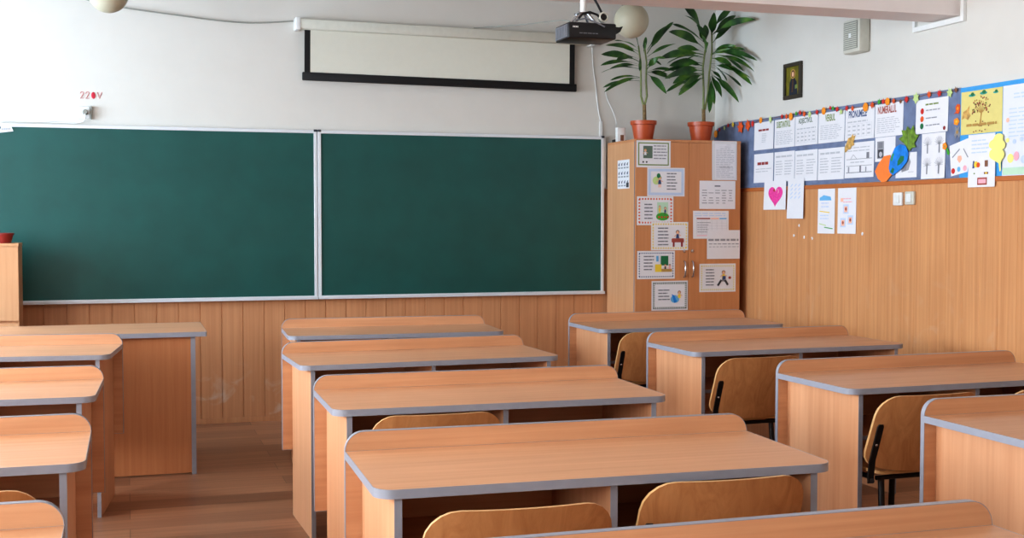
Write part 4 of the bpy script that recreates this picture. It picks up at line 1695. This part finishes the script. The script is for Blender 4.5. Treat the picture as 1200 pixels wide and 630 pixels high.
# ------------------------------------------------------------------ globe lamps
for x, lab in ((3.178, 'frosted white globe lamp hanging beside the projector'), (-.085, 'frosted white globe lamp at the top left edge, mostly cut off')):
    t = thing('globe_lamp', lab, 'lamp', (x, 7.5, 2.688), group='globe ceiling lamps')
    mb = MB()
    r = .114
    prof = [(r * math.sin(PI * k / 24), -r * math.cos(PI * k / 24)) for k in range(0, 22)]
    mb.lathe(prof, (0, 0, 0), 'globe_glass', 40)
    mb.build('globe', t, smooth=60)
    mb = MB()
    mb.lathe([(0, .092), (.062, .092), (.064, .096), (.064, .122), (.058, .13), (0, .13)], (0, 0, 0), 'lamp_ring', 32)
    mb.build('holder_ring', t, smooth=40)
    mb = MB()
    mb.tube([(0, 0, .13), (0, 0, ZC - 2.688 - .022)], .011, 'lamp_ring')
    mb.build('rod', t, smooth=60)
    mb = MB()
    mb.lathe([(0, ZC - 2.688 - .0225), (.03, ZC - 2.688 - .0225), (.055, ZC - 2.688 - .002), (0, ZC - 2.688 - .001)], (0, 0, 0), 'lamp_ring', 24)
    mb.build('ceiling_cap', t, smooth=40)

# ------------------------------------------------------------------ projector
pj = thing('projector', 'black projector hanging from the ceiling on a white pole', 'projector', (2.19, 5.75, 2.272))
mb = MB()
mb.box(-.125, .125, -.10, .10, 0, .078, 'black_plastic', bevel=.008)
body = mb.build('body', pj, smooth=40)
mb = MB()
mb.box(-.128, -.1245, -.085, .085, .008, .068, 'vent_grey')
for i in range(9):
    y = -.078 + i * .018
    mb.box(-.131, -.1275, y, y + .007, .012, .064, 'vent_grey')
mb.build('vent', pj)
mb = MB()
mb.lathe([(0, 0), (.03, 0), (.03, .022), (.024, .022), (.022, .010), (0, .012)], (0, 0, 0), 'black_plastic', 24)
mb.build('lens', pj, smooth=40, loc=(.05, .0995, .04), rot=(R(-90), 0, 0))
s = Sheet(.03, .009, 'black_plastic')
for q in range(4):
    s.rect(.02 + .25 * q, .05, .2 + .25 * q, .95, 'white_plastic')
s.mb.build('emblem', pj, loc=(-.105, -.1005, .05), rot=(R(90), 0, 0))
s = Sheet(.1, .006, 'black_plastic')
s.writing(0, .1, 1, .9, 1, 'vent_grey', 5, fill=.9)
s.mb.build('emblem', pj, loc=(-.07, -.1005, .022), rot=(R(90), 0, 0))
mb = MB()
mb.box(-.075, .045, -.055, .055, .0785, .084, 'steel', bevel=.001)
for x in (-.07, .04):
    for y in (-.05, .05):
        mb.tube([(x, y, .08), (x * .35 - .01, y * .4, .135)], .006, 'steel', n=8)
mb.box(-.05, .025, -.03, .03, .132, .14, 'steel', bevel=.001)
mb.build('mount_bracket', pj, smooth=40)
mb = MB()
mb.tube([(-.012, 0, .138), (-.012, 0, .2125)], .016, 'white_plastic', n=16)
mb.build('pole', pj, smooth=60)
mb = MB()
mb.lathe([(0, -.016), (.022, -.016), (.026, -.012), (.026, .008), (.019, .012), (.017, .004), (0, .004)], (0, 0, 0), 'cream_plastic', 24)
kn = mb.build('joint_ring', pj, smooth=40, loc=(.075, -.05, .115), rot=(R(90), 0, 0))
mb = MB()
mb.lathe([(0, .0045), (.0165, .0045), (.012, .008), (0, .009)], (0, 0, 0), 'black_plastic', 20)
mb.build('dark_core', kn, smooth=40)
mb = MB()
mb.tube([(-.06, -.06, .10), (-.04, -.065, .125), (0, -.06, .135), (.04, -.055, .125), (.06, -.05, .11)], .006, 'black_plastic', n=8)
mb.tube([(.02, -.05, .2125), (.045, -.055, .17), (.07, -.05, .13)], .006, 'black_plastic', n=8)
mb.tube([(-.08, -.07, .09), (-.03, -.08, .10), (.03, -.1, .075), (.06, -.108, .058)], .004, 'vent_grey', n=8)
mb.build('cable_loop', pj, smooth=60)
mb = MB()
mb.prism([(.10, .045), (.13, .028), (.158, .045), (.172, .072), (.15, .066), (.10, .072)], -.07, -.03, 'xz', 'black_plastic')
mb.build('plug_cluster', pj)

# ------------------------------------------------------------------ light
for i, (a, b) in enumerate(WIN):
    ld = bpy.data.lights.new('window_daylight', 'AREA')
    ld.shape = 'RECTANGLE'
    ld.size = b - a + .6
    ld.size_y = WZ1 - WZ0 + .6
    ld.energy = WIN_E[i]
    ld.color = ((.62, .82, 1.0), (.94, .97, 1.0), (.84, .93, 1.0))[i]
    lo = bpy.data.objects.new('window_daylight', ld)
    COL.objects.link(lo)
    lo.location = (XL - .55, (a + b) / 2, (WZ0 + WZ1) / 2 + .1)
    lo.rotation_euler = (0, R(-90), 0)

wd = bpy.data.worlds.new('World')
scene.world = wd
wd.use_nodes = True
nt = wd.node_tree
bg = nt.nodes['Background']
sky = nt.nodes.new('ShaderNodeTexSky')
sky.sky_type = 'HOSEK_WILKIE'
sky.turbidity = 5
sky.sun_direction = Vector((.5, -.3, .8)).normalized()
nt.links.new(sky.outputs['Color'], bg.inputs['Color'])
bg.inputs['Strength'].default_value = .6

# ------------------------------------------------------------------ camera
cd = bpy.data.cameras.new('camera')
cd.sensor_width = 36
cd.lens = 1436.4 / 1200 * 36
cd.clip_start = .05
cam = bpy.data.objects.new('camera', cd)
COL.objects.link(cam)
yaw, pit, rol = R(17.45), R(-2.37), R(.04)
fwd = Vector((math.sin(yaw) * math.cos(pit), math.cos(yaw) * math.cos(pit), math.sin(pit)))
r0 = Vector((math.cos(yaw), -math.sin(yaw), 0))
u0 = r0.cross(fwd)
rr_ = r0 * math.cos(rol) + u0 * math.sin(rol)
uu_ = -r0 * math.sin(rol) + u0 * math.cos(rol)
M = Matrix((rr_, uu_, -fwd)).transposed().to_4x4()
M.translation = (0, 0, 1.393)
cam.matrix_world = M
scene.camera = cam
scene.view_settings.view_transform = 'Standard'
scene.view_settings.look = 'Medium High Contrast'
scene.view_settings.exposure = EXPO
